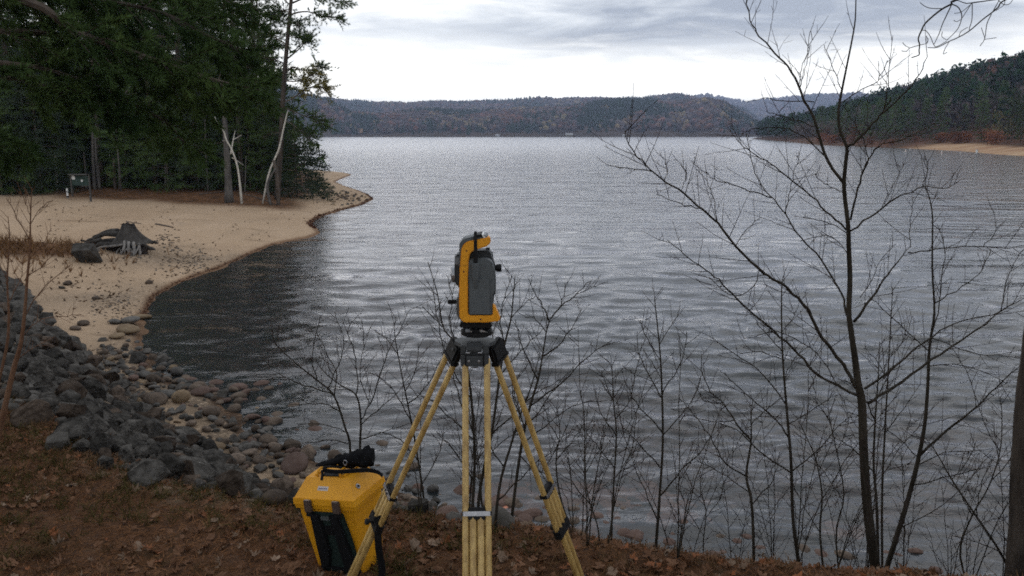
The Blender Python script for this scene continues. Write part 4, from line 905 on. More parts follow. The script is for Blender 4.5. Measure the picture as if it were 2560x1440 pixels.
# ================================================================ STUMP
def stump():
    c = gnd(322, 630, .95); D = c[1]; px = D / F * 1.06
    e = empty('tree_stump', c, 'big grey washed out tree stump with splayed roots standing on the sand', 'tree stump')
    rg = np.random.default_rng(31)
    M = mat('driftwood_grey', (0.028, 0.025, 0.023), (0.085, 0.078, 0.070), scale=2.2, rough=.9, bump=.03, bscale=10, stretch=(2, 2, .5), spec=.06)
    MP = mat('bleached_root', (0.13, 0.12, 0.11), (0.26, 0.24, 0.22), scale=4, rough=.85, bump=.01, spec=.06)
    MD = mat('stump_hollow', (0.02, 0.016, 0.014), (0.05, 0.04, 0.035), scale=5, rough=1, spec=.05)
    b = B(); nz, na = 14, 40; a = np.arange(na) * 2 * np.pi / na; V = []
    lob = [rg.uniform(0, 6.28) for _ in range(7)]
    for i in range(nz):
        t = i / (nz - 1); z = .34 + .78 * t; r = (.22 + .30 * (1 - t) ** 1.3)
        k = 1 + sum(.085 * (1 - t * .6) * np.maximum(np.cos(a * 1.0 - l) ** 9, 0) * 3.2 for l in lob) * (1.2 - t) + .05 * np.sin(a * 9 + t * 2)
        V.append(np.stack([np.cos(a) * r * k + .06 * t, np.sin(a) * r * k, z + (.022 * np.sin(a * 3 + 1) + .022 * np.sin(a * 7)) * t + 0 * a], -1))
    q = grid_tris(nz, na, True); T = np.vstack([q[:, :3], q[:, [0, 2, 3]]]); b.add(np.vstack(V), T); link('stump_body', b.mesh('stump_body', M, True), e)
    b = B(); top = V[-1] * [.96, .96, 1] - [0, 0, .03]; b.add(np.vstack([top, [[.06, 0, .98]]]), [(j, (j + 1) % na, na) for j in range(na)]); link('broken_top', b.mesh('broken_top', MD), e)
    def root(P, r0, r1, m, nm='root'):
        b = B(); S = spline(P, 12); S = S + rg.normal(0, r0 * (.25 if r0 > .065 else .6), S.shape) * np.linspace(0, 1, 12)[:, None]; tube(b, S, np.linspace(r0, r1, 12), 7); link(nm, b.mesh(nm, m, True), e)
    R_ = lambda x, z, y=0.: (x * px, y, z * px)         # photograph offsets (x right, z up from foot) in pixels -> metres
    for P, a0, a1 in [([R_(-20, 42), R_(-50, 44, -.1), R_(-85, 30, .1), R_(-120, 24, .4)], .12, .04), ([R_(-25, 30, -.2), R_(-60, 28, -.4), R_(-100, 20, -.3), R_(-140, 20, -.2)], .10, .03), ([R_(-20, 20, -.4), R_(-50, 22, -.5), R_(-75, 6, -.5), R_(-85, -8, -.5)], .12, .06),
                      ([R_(15, 35), R_(40, 24, .1), R_(60, 20, .2)], .10, .06), ([R_(-30, 48, .3), R_(-55, 46, .5), R_(-90, 36, .8), R_(-130, 20, 1.2)], .11, .04), ([R_(10, 20, .4), R_(20, 5, .9), R_(30, -6, 1.2)], .12, .06), ([R_(-10, 20, .5), R_(-40, 8, 1.), R_(-60, -4, 1.4)], .12, .06),
                      ([R_(-50, 34, -.4), R_(-90, 22, -.6), R_(-120, 10, -.6), R_(-170, 14, -.6)], .07, .03)]: root(P, a0, a1, M)
    for P, a0, a1 in [([R_(5, 22, -.5), R_(-20, 20, -.8), R_(-42, 18, -.9), R_(-52, 2, -1.), R_(-62, -12, -1.)], .05, .025), ([R_(-42, 18, -.9), R_(-46, 4, -.95), R_(-54, -8, -1.0)], .035, .02), ([R_(5, 30, -.45), R_(9, 12, -.7), R_(4, -6, -.8), R_(20, -22, -.9)], .055, .03),
                      ([R_(14, 28, -.45), R_(20, 8, -.7), R_(16, -8, -.75), R_(22, -20, -.8)], .06, .03), ([R_(24, 26, -.4), R_(30, 6, -.6), R_(27, -6, -.6), R_(34, -16, -.6)], .07, .03), ([R_(18, 4, -.7), R_(27, 5, -.72), R_(34, -6, -.7), R_(28, -14, -.7)], .03, .02),
                      ([R_(33, 22, -.3), R_(38, 4, -.45), R_(40, -8, -.5), R_(36, -18, -.5)], .07, .03), ([R_(-14, -4, -.8), R_(-18, -10, -.85), R_(-22, -16, -.9)], .025, .02), ([R_(-8, -4, -.8), R_(-12, 0, -.82), R_(-16, -6, -.85)], .02, .015)]: root(P, a0, a1, MP)
    for _ in range(11):
        x0 = rg.uniform(-6, 38); z0 = rg.uniform(8, 28); x1 = x0 + rg.normal(0, 9); x2 = x1 + rg.normal(2, 9); root([R_(x0, z0, -.45), R_(x1, z0 - 12, -.7), R_((x1 + x2) / 2, z0 - 18, -.85), R_(x2, -rg.uniform(6, 22), -.8)], rg.uniform(.02, .04), .012, MP)
    # stones and dark soil held under the root plate
    b = B(); V0, T0 = ICO_V, ICO_T
    for x, z, s, y in [(-20, 2, .42, -.1), (8, 0, .40, -.1), (-45, 6, .38, .1), (25, 2, .34, 0)]: b.add(V0 * [s, s * .9, s * .8] * rg.uniform(.85, 1.15, (12, 1)) + np.array(R_(x, z, y)), T0)
    link('root_soil', b.mesh('root_soil', MD), e)
stump()
def sticks():
    m = mat('driftwood_stick', (0.06, 0.045, 0.035), (0.12, 0.09, 0.07), scale=4, rough=.9)
    for (x0, y0, x1, y1, r, lab) in [(388, 545, 432, 549, .05, 'dark driftwood stick lying on the open sand'), (314, 541, 352, 545, .03, 'thin driftwood stick left of the darker one on the sand'), (545, 470, 575, 486, .05, 'fallen grey branch at the foot of the dead trunk'), (600, 484, 690, 494, .06, 'long exposed root lying along the edge of the sand'), (500, 489, 560, 483, .05, 'exposed root left of the dead trunk')]:
        a = on(x0, y0, .9); c = on(x1, y1, .9); b = B(); P = np.array([a, (a + c) / 2, c]); P[:, 2] = [hz(p[0], p[1]) + r * .6 for p in P]; o = P[0].copy(); tube(b, spline(P - o, 6), np.linspace(r, r * .5, 6), 6)
        ob = link('driftwood_stick', b.mesh('driftwood_stick', m, True)); ob.location = o; tag(ob, lab, 'driftwood')
sticks()

# ================================================================ hard-surface helpers
def bm_obj(name, bm, m, parent=None, smooth=False, bevel=0.0, seg=2):
    if bevel: bmesh.ops.bevel(bm, geom=[e for e in bm.edges if len(e.link_faces) == 2 and e.calc_face_angle(0) > .5], offset=bevel, segments=seg, affect='EDGES', clamp_overlap=True)
    bmesh.ops.recalc_face_normals(bm, faces=bm.faces[:])
    me = bpy.data.meshes.new(name); bm.to_mesh(me); bm.free(); me.materials.append(m)
    if smooth:
        me.polygons.foreach_set('use_smooth', np.full(len(me.polygons), True))
        me.set_sharp_from_angle(angle=math.radians(38))
    return link(name, me, parent)
def box(name, c, s, m, parent=None, bevel=0.0, rot=None, smooth=False, seg=2):
    bm = bmesh.new(); bmesh.ops.create_cube(bm, size=1, matrix=Matrix.Diagonal((*s, 1)))
    if rot is not None: bmesh.ops.transform(bm, matrix=rot, verts=bm.verts[:])
    bmesh.ops.translate(bm, vec=Vector(c), verts=bm.verts[:]); return bm_obj(name, bm, m, parent, smooth, bevel, seg)
def prism(name, pts, y0, y1, m, parent=None, bevel=0.0, smooth=False):
    """outline in x,z extruded along y"""
    bm = bmesh.new(); a = [bm.verts.new((p[0], y0, p[1])) for p in pts]; b_ = [bm.verts.new((p[0], y1, p[1])) for p in pts]; n = len(pts)
    bm.faces.new(a); bm.faces.new(b_[::-1])
    for i in range(n): bm.faces.new((a[i], a[(i + 1) % n], b_[(i + 1) % n], b_[i]))
    bmesh.ops.recalc_face_normals(bm, faces=bm.faces[:]); return bm_obj(name, bm, m, parent, smooth, bevel)
def lathe(name, prof, m, parent=None, axis='z', loc=(0, 0, 0), n=24, ridges=0, smooth=True, rot=None):
    """prof: (radius, height) pairs turned round an axis"""
    bm = bmesh.new(); rings = []
    for r, h in prof:
        ring = []
        for j in range(n):
            a = 2 * math.pi * j / n; rr = r * (1 - (.06 if ridges and j % 2 else 0)); ring.append(bm.verts.new((rr * math.cos(a), rr * math.sin(a), h)))
        rings.append(ring)
    for i in range(len(rings) - 1):
        for j in range(n): bm.faces.new((rings[i][j], rings[i][(j + 1) % n], rings[i + 1][(j + 1) % n], rings[i + 1][j]))
    bm.faces.new(rings[0][::-1]); bm.faces.new(rings[-1])
    R = {'z': Matrix.Identity(4), 'x': Matrix.Rotation(math.pi / 2, 4, 'Y'), 'y': Matrix.Rotation(-math.pi / 2, 4, 'X')}[axis]
    if rot is not None: R = rot
    bmesh.ops.transform(bm, matrix=Matrix.Translation(loc) @ R, verts=bm.verts[:]); return bm_obj(name, bm, m, parent, smooth)
def align(d):
    return Vector(d).to_track_quat('Z', 'Y').to_matrix().to_4x4()
M_YEL = mat('yellow_plastic', (0.72, 0.31, 0.014), (0.66, 0.275, 0.010), scale=30, rough=.48, spec=.3, bump=.0004, bscale=300)
M_CASE = mat('case_plastic', (0.68, 0.315, 0.010), (0.50, 0.215, 0.010), scale=3.5, rough=.5, spec=.3, bump=.0008, bscale=220)
M_GREY = mat('grey_plastic', (0.082, 0.092, 0.098), (0.096, 0.106, 0.112), scale=30, rough=.55, spec=.25, bump=.0003, bscale=400)
M_GREY2 = mat('dark_grey_plastic', (0.028, 0.031, 0.034), (0.036, 0.04, 0.044), scale=30, rough=.55, spec=.25)
M_LGREY = mat('light_grey_plastic', (0.16, 0.17, 0.19), (0.18, 0.19, 0.2), scale=30, rough=.45)
M_BLK = mat('black_rubber', (0.006, 0.006, 0.007), (0.012, 0.012, 0.013), scale=30, rough=.6, spec=.18)
M_MET = mat('bright_metal', (0.40, 0.40, 0.41), (0.28, 0.28, 0.30), scale=60, rough=.42, metal=1.0)
M_RING = mat('lens_ring', (0.34, 0.35, 0.37), (0.30, 0.31, 0.33), scale=30, rough=.35, metal=.6)
M_WHT = mat('white_print', (0.7, 0.7, 0.68), (0.62, 0.62, 0.6), scale=20, rough=.6)
M_RDOT = mat('dark_red_screw', (0.06, 0.012, 0.008), (0.09, 0.02, 0.01), scale=40, rough=.5)
M_WOOD = mat('varnished_ash', (0.52, 0.36, 0.13), (0.27, 0.165, 0.052), scale=7, rough=.45, stretch=(6, 6, .45), bump=.0006, bscale=40, detail=8)
M_CAST = mat('cast_grey', (0.038, 0.041, 0.044), (0.05, 0.054, 0.058), scale=60, rough=.55, spec=.25, bump=.0006, bscale=250)

# ================================================================ TOTAL STATION
TS_O = at(1192, 808, 3.10)
PX = float(np.linalg.norm((TS_O - EYE)[1:] @ np.array([cP, -sP]))) / F     # metres per photograph pixel there
def tpt(x, y): return ((x - 1192) * PX, (808 - y) * PX / 0.985)
def total_station():
    e = empty('total_station', TS_O - np.array([0, 0, 44 * PX / .985]), 'grey and yellow surveying total station with a short black antenna on the wooden tripod', 'total station')
    bz = 44 * PX / .985
    def P(l): return [(a, b_ + bz) for a, b_ in (tpt(*p) for p in l)]
    yo = [(1226, 594.7), (1227.7, 609), (1218, 617), (1196, 624.5), (1182, 629.4), (1175.6, 637), (1173, 652), (1171, 693), (1170, 782), (1172.8, 788.5), (1232, 788.5), (1232, 760), (1238.6, 767), (1251, 798), (1247, 803), (1218, 806), (1162, 806), (1153, 801), (1148.5, 793), (1148.5, 727), (1151, 671), (1155.3, 624), (1161, 612), (1172, 605), (1206, 598), (1220, 594.5)]
    prism('yellow_frame', P(yo), -.004, .038, M_YEL, e, .0035, True)
    near = [(1171.5, 655), (1176, 650), (1216, 649), (1226, 652), (1231, 658), (1236, 673), (1239, 692), (1237.5, 730), (1232, 740), (1232, 787), (1172, 787)]
    prism('side_housing', P(near), .001, .055, M_GREY, e, .003, True)
    door = prism('battery_door', P([(1173.5, 695), (1225.5, 695), (1226.5, 786), (1173.5, 786)]), -.0045, .004, M_GREY, e, .0025, True)
    box('door_latch', (P([(1192, 699)])[0][0], -.006, P([(1192, 699)])[0][1]), (.010, .005, .013), M_BLK, door, .001)
    # cup that carries the antenna
    cx, cz = P([(1190, 688)])[0]; lathe('antenna_socket', [(.004, -.055), (.010, -.035), (.0155, .0), (.0165, .0445), (.010, .0475)], M_GREY, e, 'z', (cx, -.002, cz), 20)
    ax, az = P([(1190.5, 658)])[0]; an = lathe('antenna', [(.0078, 0), (.0078, .018), (.0072, .05), (.0064, .10), (.0058, .118), (.0038, .1215)], M_BLK, e, 'z', (ax, -.002, az), 16)
    # lower body between the two uprights and the rear upright
    rear = [(1150, 806), (1143, 799), (1140, 762), (1143, 744), (1142, 712), (1140, 650), (1172, 646), (1230, 646), (1236, 730), (1231, 787), (1231, 806)]
    prism('rear_housing', P(rear), .135, .19, M_GREY2, e, .004, True)
    prism('base_housing', P([(1150, 805.5), (1141, 797), (1139, 770), (1143, 748), (1231, 760), (1231, 805)]), .039, .1345, M_GREY, e, .003, True)
    tel = [(1136, 648), (1137, 644), (1150, 642), (1175, 634), (1216, 632.5), (1224, 634), (1229, 650), (1237, 672), (1238, 712), (1237, 729), (1232, 729), (1150, 727), (1141, 724), (1136, 712), (1134.5, 690)]
    t = prism('telescope', P(tel), .058, .132, M_GREY2, e, .005, True)
    box('telescope_sight', (P([(1219, 631)])[0][0], .095, P([(1219, 631)])[0][1]), (.016, .02, .008), M_GREY2, t, .001)
    box('telescope_cap', (P([(1143, 658)])[0][0], .095, P([(1143, 658)])[0][1]), (.022, .075, .036), M_LGREY, t, .003)
    ox, oz = P([(1137, 696)])[0]; tl = Matrix.Rotation(-math.pi / 2 - .07, 4, 'Y')
    ob = lathe('objective', [(.031, -.004), (.032, .0), (.031, .014), (.026, .018), (.0255, .0175)], M_RING, t, loc=(ox, .095, oz), n=32, rot=tl)
    lathe('lens', [(.0245, .0180), (.0245, .0184)], mat('lens_glass', (.01, .012, .02), rough=.05), ob, loc=(ox, .095, oz), n=32, rot=tl)
    ex, ez = P([(1236, 680)])[0]; lathe('eyepiece', [(.012, 0), (.012, .006), (.0155, .007), (.0155, .024), (.013, .027)], M_BLK, t, 'x', (ex, .095, ez), 24, 1)
    kx, kz = P([(1143, 762)])[0]; R = Matrix.Rotation(-math.pi / 2, 4, 'Y')
    k = lathe('tangent_knob', [(.006, -.004), (.006, .008), (.0095, .009), (.0095, .020), (.0078, .021), (.0078, .024), (.0095, .025), (.0095, .037), (.007, .040)], M_BLK, e, loc=(kx, .06, kz), n=20, ridges=1, rot=R)
    lathe('knob_collar', [(.014, -.008), (.012, .006)], M_GREY2, k, loc=(kx, .06, kz), n=20, rot=R)
    # carrying handle: grey top cover across the instrument
    hc = [(1148, 668), (1150, 640), (1150.5, 612), (1156, 604), (1163, 599), (1184, 593.5), (1207, 589), (1214, 591), (1221, 594), (1206, 598), (1172, 605), (1161, 612), (1155.5, 624), (1152, 668)]
    h = prism('handle_cover', P(hc), .0, .095, M_GREY, e, .002, True)
    prism('handle_grip', P([(1176, 606), (1222, 596), (1225, 599), (1225, 608), (1215, 615), (1182, 626), (1176, 624)]), .039, .09, M_YEL, h, .003, True)
    prism('black_inlay', P([(1185, 592), (1205, 587.5), (1207, 594), (1187, 599)]), -.001, .096, M_BLK, h, .0008)
    prism('white_stripe', P([(1205.5, 588.5), (1210, 588.5), (1216, 596), (1211, 597)]), -.0015, .0965, M_WHT, h, .0006)
    prism('grey_stripe', P([(1210.5, 588.5), (1214, 590), (1219, 595.5), (1216.5, 596)]), -.0012, .0962, M_LGREY, h, .0006)
    for (x, y, r) in [(1161, 679, .0035), (1202, 798, .0038)]: a, b_ = P([(x, y)])[0]; lathe('screw', [(r, .0015), (r, -.0), (r * .6, -.0008)], M_RDOT, e, 'y', (a, -.0045, b_), 12)
    a, b_ = P([(1168, 628)])[0]; lathe('screw', [(.0032, .0015), (.0032, 0), (.002, .0004)], M_RDOT, e, 'y', (a, -.0045, b_), 12)
    box('panel_groove', (*[P([(1160, 663)])[0][0]], -.0043, P([(1160, 663)])[0][1]), (.031, .001, .0012), mat('groove', (.3, .14, .01), rough=.7), e)
    box('display_edge', (P([(1236, 735)])[0][0], .095, P([(1236, 722)])[0][1]), (.008, .11, .06), M_BLK, e, .002)
    # tribrach
    tb = lathe('tribrach', [(.055, 0), (.063, .004), (.063, .021), (.050, .023)], M_BLK, e, 'z', (P([(1189, 852)])[0][0], .092, P([(0, 852)])[0][1] + .0005), 28)
    cxx = P([(1189, 852)])[0][0]; z0 = P([(0, 852)])[0][1]
    prism('tribrach_plate', [(cxx - .061, z0 + .042), (cxx - .066, z0 + .046), (cxx - .064, z0 + .058), (cxx - .054, z0 + .064), (cxx + .054, z0 + .064), (cxx + .062, z0 + .058), (cxx + .062, z0 + .044), (cxx + .056, z0 + .041)], .035, .15, M_BLK, e, .003, True)
    lathe('tribrach_core', [(.030, .020), (.028, .045)], M_BLK, e, 'z', (cxx, .092, z0), 20)
    for a in (90 + 60, 30, 270): 
        X = cxx + .050 * math.cos(math.radians(a)); Y = .092 + .050 * math.sin(math.radians(a)); lathe('foot_screw', [(.0045, .018), (.0045, .024), (.0165, .025), (.0165, .036), (.005, .037), (.005, .044)], M_BLK, e, 'z', (X, Y, z0), 22, 1)
    prism('clear_plate', [(cxx - .03, z0 + .024), (cxx + .045, z0 + .024), (cxx + .02, z0 + .034), (cxx, z0 + .036)], .038, .041, M_MET, e)
    lathe('level_bubble', [(.010, .0), (.010, .012)], M_LGREY, e, 'z', (cxx - .032, .036, z0 + .026), 16)
    return e
total_station()

# ================================================================ TRIPOD
def tripod():
    hc = at(1187, 853, 3.19); e = empty('tripod', hc - np.array([0, 0, 1.05]), 'tall wooden survey tripod with black clamps standing on the leaf littered bank', 'tripod'); O = np.array(e.location)
    T0 = hc - O; px = PX * 1.02
    # flat head, a rounded triangle
    bm = bmesh.new(); pts = []
    for k in range(3):
        for d in (-24, -10, 10, 24):
            a = math.radians(270 + 120 * k + d); r = .083 if abs(d) > 12 else .088; pts.append((r * math.cos(a), r * math.sin(a)))
    lo = [bm.verts.new((T0[0] + x, T0[1] + y, T0[2] - .014)) for x, y in pts]; hi = [bm.verts.new((T0[0] + x * .98, T0[1] + y * .98, T0[2])) for x, y in pts]; n = len(pts)
    bm.faces.new(hi); bm.faces.new(lo[::-1]); [bm.faces.new((lo[i], lo[(i + 1) % n], hi[(i + 1) % n], hi[i])) for i in range(n)]
    bm_obj('head_plate', bm, M_CAST, e, True, .003)
    lathe('centring_screw', [(.012, -.06), (.014, -.055), (.012, -.014)], M_BLK, e, 'z', tuple(T0), 16)
    feet = []
    def leg(A, Ft, U, tb1, tb2, tend, rail, sep, inner_sep, strap_side=None, lab=None):
        """A: top centre, Ft: foot, U: direction across the two rails"""
        A = np.array(A); Ft = np.array(Ft); ax = nrm(Ft - A); L = np.linalg.norm(Ft - A); U = nrm(np.array(U) - ax * np.dot(U, ax)); W = nrm(np.cross(ax, U))
        g = bpy.data.objects.new('leg', None); COL.objects.link(g); g.parent = e; g.empty_display_size = .05
        if lab: g['label'] = lab
        Rm = Matrix(((U[0], W[0], ax[0], 0), (U[1], W[1], ax[1], 0), (U[2], W[2], ax[2], 0), (0, 0, 0, 1)))
        def TR(p): return A + U * p[0] + W * p[1] + ax * p[2]
        def bx(nm, c, s, m, bev=.003): return box(nm, tuple(TR(c)), s, m, g, bev, Rm, True)
        def rod(nm, u0, u1, t0, t1, r, m=M_WOOD, sides=16):
            prof = [(r * .93, t0), (r, t0 + .003), (r, t1 - .003), (r * .93, t1)]; c0 = TR((u0, 0, 0)); 
            bm = bmesh.new(); rings = []
            for rr, h in prof:
                uu = u0 + (u1 - u0) * (h / L); rings.append([bm.verts.new(tuple(TR((uu + rr * math.cos(2 * math.pi * j / sides), rr * math.sin(2 * math.pi * j / sides), h)))) for j in range(sides)])
            for i in range(3):
                for j in range(sides): bm.faces.new((rings[i][j], rings[i][(j + 1) % sides], rings[i + 1][(j + 1) % sides], rings[i + 1][j]))
            bm.faces.new(rings[0][::-1]); bm.faces.new(rings[-1]); return bm_obj(nm, bm, m, g, True)
        rod('rail', -sep, -sep, .055, tb2, rail); rod('rail', sep, sep, .055, tb2, rail)
        rod('lower_rail', -inner_sep, -inner_sep, tb1 + .012, L - .12, rail * 1.12); rod('lower_rail', inner_sep, inner_sep, tb1 + .012, L - .12, rail * 1.12)
        # upper clamp: black block with a bright metal band
        bx('clamp_block', (0, 0, tb1), (inner_sep * 4.3, rail * 2.15, .046), M_BLK); b1 = bx('clamp_band', (0, -rail * 1.35, tb1), (sep * 2 + rail * 1.4, .003, .017), M_MET, .0006)
        for s_ in (-1, 1):
            lathe('rivet', [(.0042, 0), (.0035, .003)], M_BLK, b1, loc=tuple(TR((s_ * .0115, -rail * 1.35 - .0015, tb1))), n=10, rot=align(-W)); bx('clamp_end', (s_ * (sep + rail * .85), 0, tb1), (.006, rail * 2.9, .016), M_BLK, .0015)
        bx('clamp_band_rear', (0, rail * 1.35, tb1), (sep * 2 + rail * 1.4, .003, .017), M_MET, .0006)
        # lower clamp closing the upper rails
        bx('lower_clamp', (0, 0, tb2 - .004), ((sep + rail) * 2.12, rail * 3.0, .052), M_BLK, .006)
        lathe('clamp_screw', [(.006, 0), (.006, .02), (.014, .021), (.014, .034), (.008, .036)], M_BLK, g, loc=tuple(TR((0, -rail * 1.5, tb2 - .004))), n=18, ridges=1, rot=align(-W))
        bx('foot_block', (0, 0, L - .10), (inner_sep * 4.2, rail * 2.6, .09), M_CAST, .005)
        lathe('foot_point', [(.014, L - .06), (.011, L - .02), (.002, L + .05)], M_MET, g, loc=tuple(A), n=12, rot=align(ax)); box('foot_tread', tuple(TR((0, -.03, L - .05))), (.03, .05, .006), M_CAST, g, .001, Rm)
        return g, TR, L, Rm, W
    # front leg comes towards the viewer
    A = T0 + np.array([0, -.062, -.008]); a_w = at(1190.5, 917, 3.12); b_w = at(1193, 1440, 2.80); d = (b_w - a_w); 
    zf = 0
    def foot(a, d):
        p = a + d
        for _ in range(40):
            p = p + d / np.linalg.norm(d) * .04
            if p[2] < hz(p[0], p[1]): break
        return p - O
    ff = foot(a_w, d); A = (a_w - O) - nrm(d) * .088
    at_len = lambda w: float(np.dot((w - O) - A, nrm(ff - A)))
    g, TR, L, Rm, W = leg(A, ff, (1, 0, 0), at_len(at(1192, 1284, 2.89)), 1.02, 0, .0124, .0425, .0148)
    # grey casting at the top of the front leg with its hinge, recessed plate and two screws
    tA = hc - O
    def cp(x, y, Y=0): p = at(x, y, 3.115 + Y) - O; return p
    def plate(nm, x0, y0, x1, y1, Y, th, m, par=e, bev=.003):
        a = cp(x0, y0); b_ = cp(x1, y1); c = (a + b_) / 2; c[1] = 3.115 - O[1] + Y; return box(nm, tuple(c), (abs(b_[0] - a[0]), th, abs(b_[2] - a[2])), m, par, bev, None, True)
    hd = plate('leg_head', 1151, 884, 1222, 916.5, .012, .03, M_CAST)
    plate('leg_head_cheek', 1151, 864, 1165, 886, .012, .03, M_CAST, hd); plate('leg_head_cheek', 1206, 864, 1222, 886, .012, .03, M_CAST, hd)
    plate('hinge_block', 1167, 857, 1204, 882, .012, .026, M_CAST, hd); plate('recess', 1162, 886, 1211, 915, -.0045, .002, M_BLK, hd, .0005); sp_ = plate('screw_plate', 1166, 888.5, 1207, 914, -.007, .006, M_CAST, hd, .001)
    for x in (1172.5, 1198): p = cp(x, 901.5); lathe('screw', [(.0052, 0), (.005, .0025), (.003, .003)], M_MET, sp_, loc=(p[0], p[1] - .010, p[2]), n=14, rot=align((0, -1, 0)))
    for x in (1170, 1200): p = cp(x, 881.5); lathe('hinge_pin', [(.0035, -.008), (.0035, .008)], M_MET, hd, 'x', (p[0], p[1] - .004, p[2]), 10)
    plate('spring_plate', 1179, 917.5, 1196, 919, -.003, .012, M_MET, hd, .0005)
    for i, s_ in enumerate((-1, 1)):
        top = at(1190 + s_ * 50, 868, 3.24) - O; fw = at(880, 1440, 3.50) if s_ < 0 else at(1448, 1440, 3.50); tw = at(1190 + s_ * 50, 868, 3.24)
        ff = foot(tw, fw - tw); A = top; al = lambda w: float(np.dot((w - O) - A, nrm(ff - A)))
        c1, c2 = ((975, 1216), (942, 1300)) if s_ < 0 else ((1362, 1214), (1402, 1318))
        g, TR, L, Rm, W = leg(A, ff, (s_ * .5, .87, 0), al(at(*c1, 3.43)), al(at(*c2, 3.45)), 0, .0124, .040, .0148)
        # the black cap over the top of the two rails
        box('leg_cap', tuple(TR((0, 0, .014))), (.098, .034, .078), M_BLK, g, .009, Rm, True); box('leg_cap_lip', tuple(TR((.0, 0, .055))), (.105, .034, .02), M_BLK, g, .005, Rm, True)
        lathe('cap_bolt', [(.007, 0), (.006, .004)], M_CAST, g, loc=tuple(TR((-.02, -.021, .0))), n=12, rot=align(-W if W[1] > 0 else W))
        if s_ < 0:     # black carrying strap hanging from the lower clamp
            P0 = at(951, 1302, 3.40) - O; Q = [P0, at(945, 1340, 3.39) - O, at(948, 1385, 3.40) - O, at(955, 1425, 3.41) - O, at(948, 1490, 3.43) - O]; S = spline(Q, 14); b = B(); w = .0165
            V = np.stack([S + [w, 0, 0], S + [-w, .004, 0], S + [-w, .007, 0], S + [w, .003, 0]], 1).reshape(-1, 3); T = []
            for k in range(13):
                for j in range(4): a_, b_ = k * 4 + j, k * 4 + (j + 1) % 4; T += [(a_, b_, b_ + 4), (a_, b_ + 4, a_ + 4)]
            b.add(V, T); link('carrying_strap', b.mesh('carrying_strap', M_WEB, False), e); box('strap_keeper', tuple(P0 + [0, -.004, .0]), (.045, .012, .05), M_WEB, e, .004, Matrix.Rotation(.5 * -1, 4, 'Y'), True)
M_WEB = mat('black_webbing', (0.006, 0.006, 0.007), (0.014, 0.014, 0.015), scale=120, rough=.9, spec=.08, bump=.0005, bscale=500)
tripod()

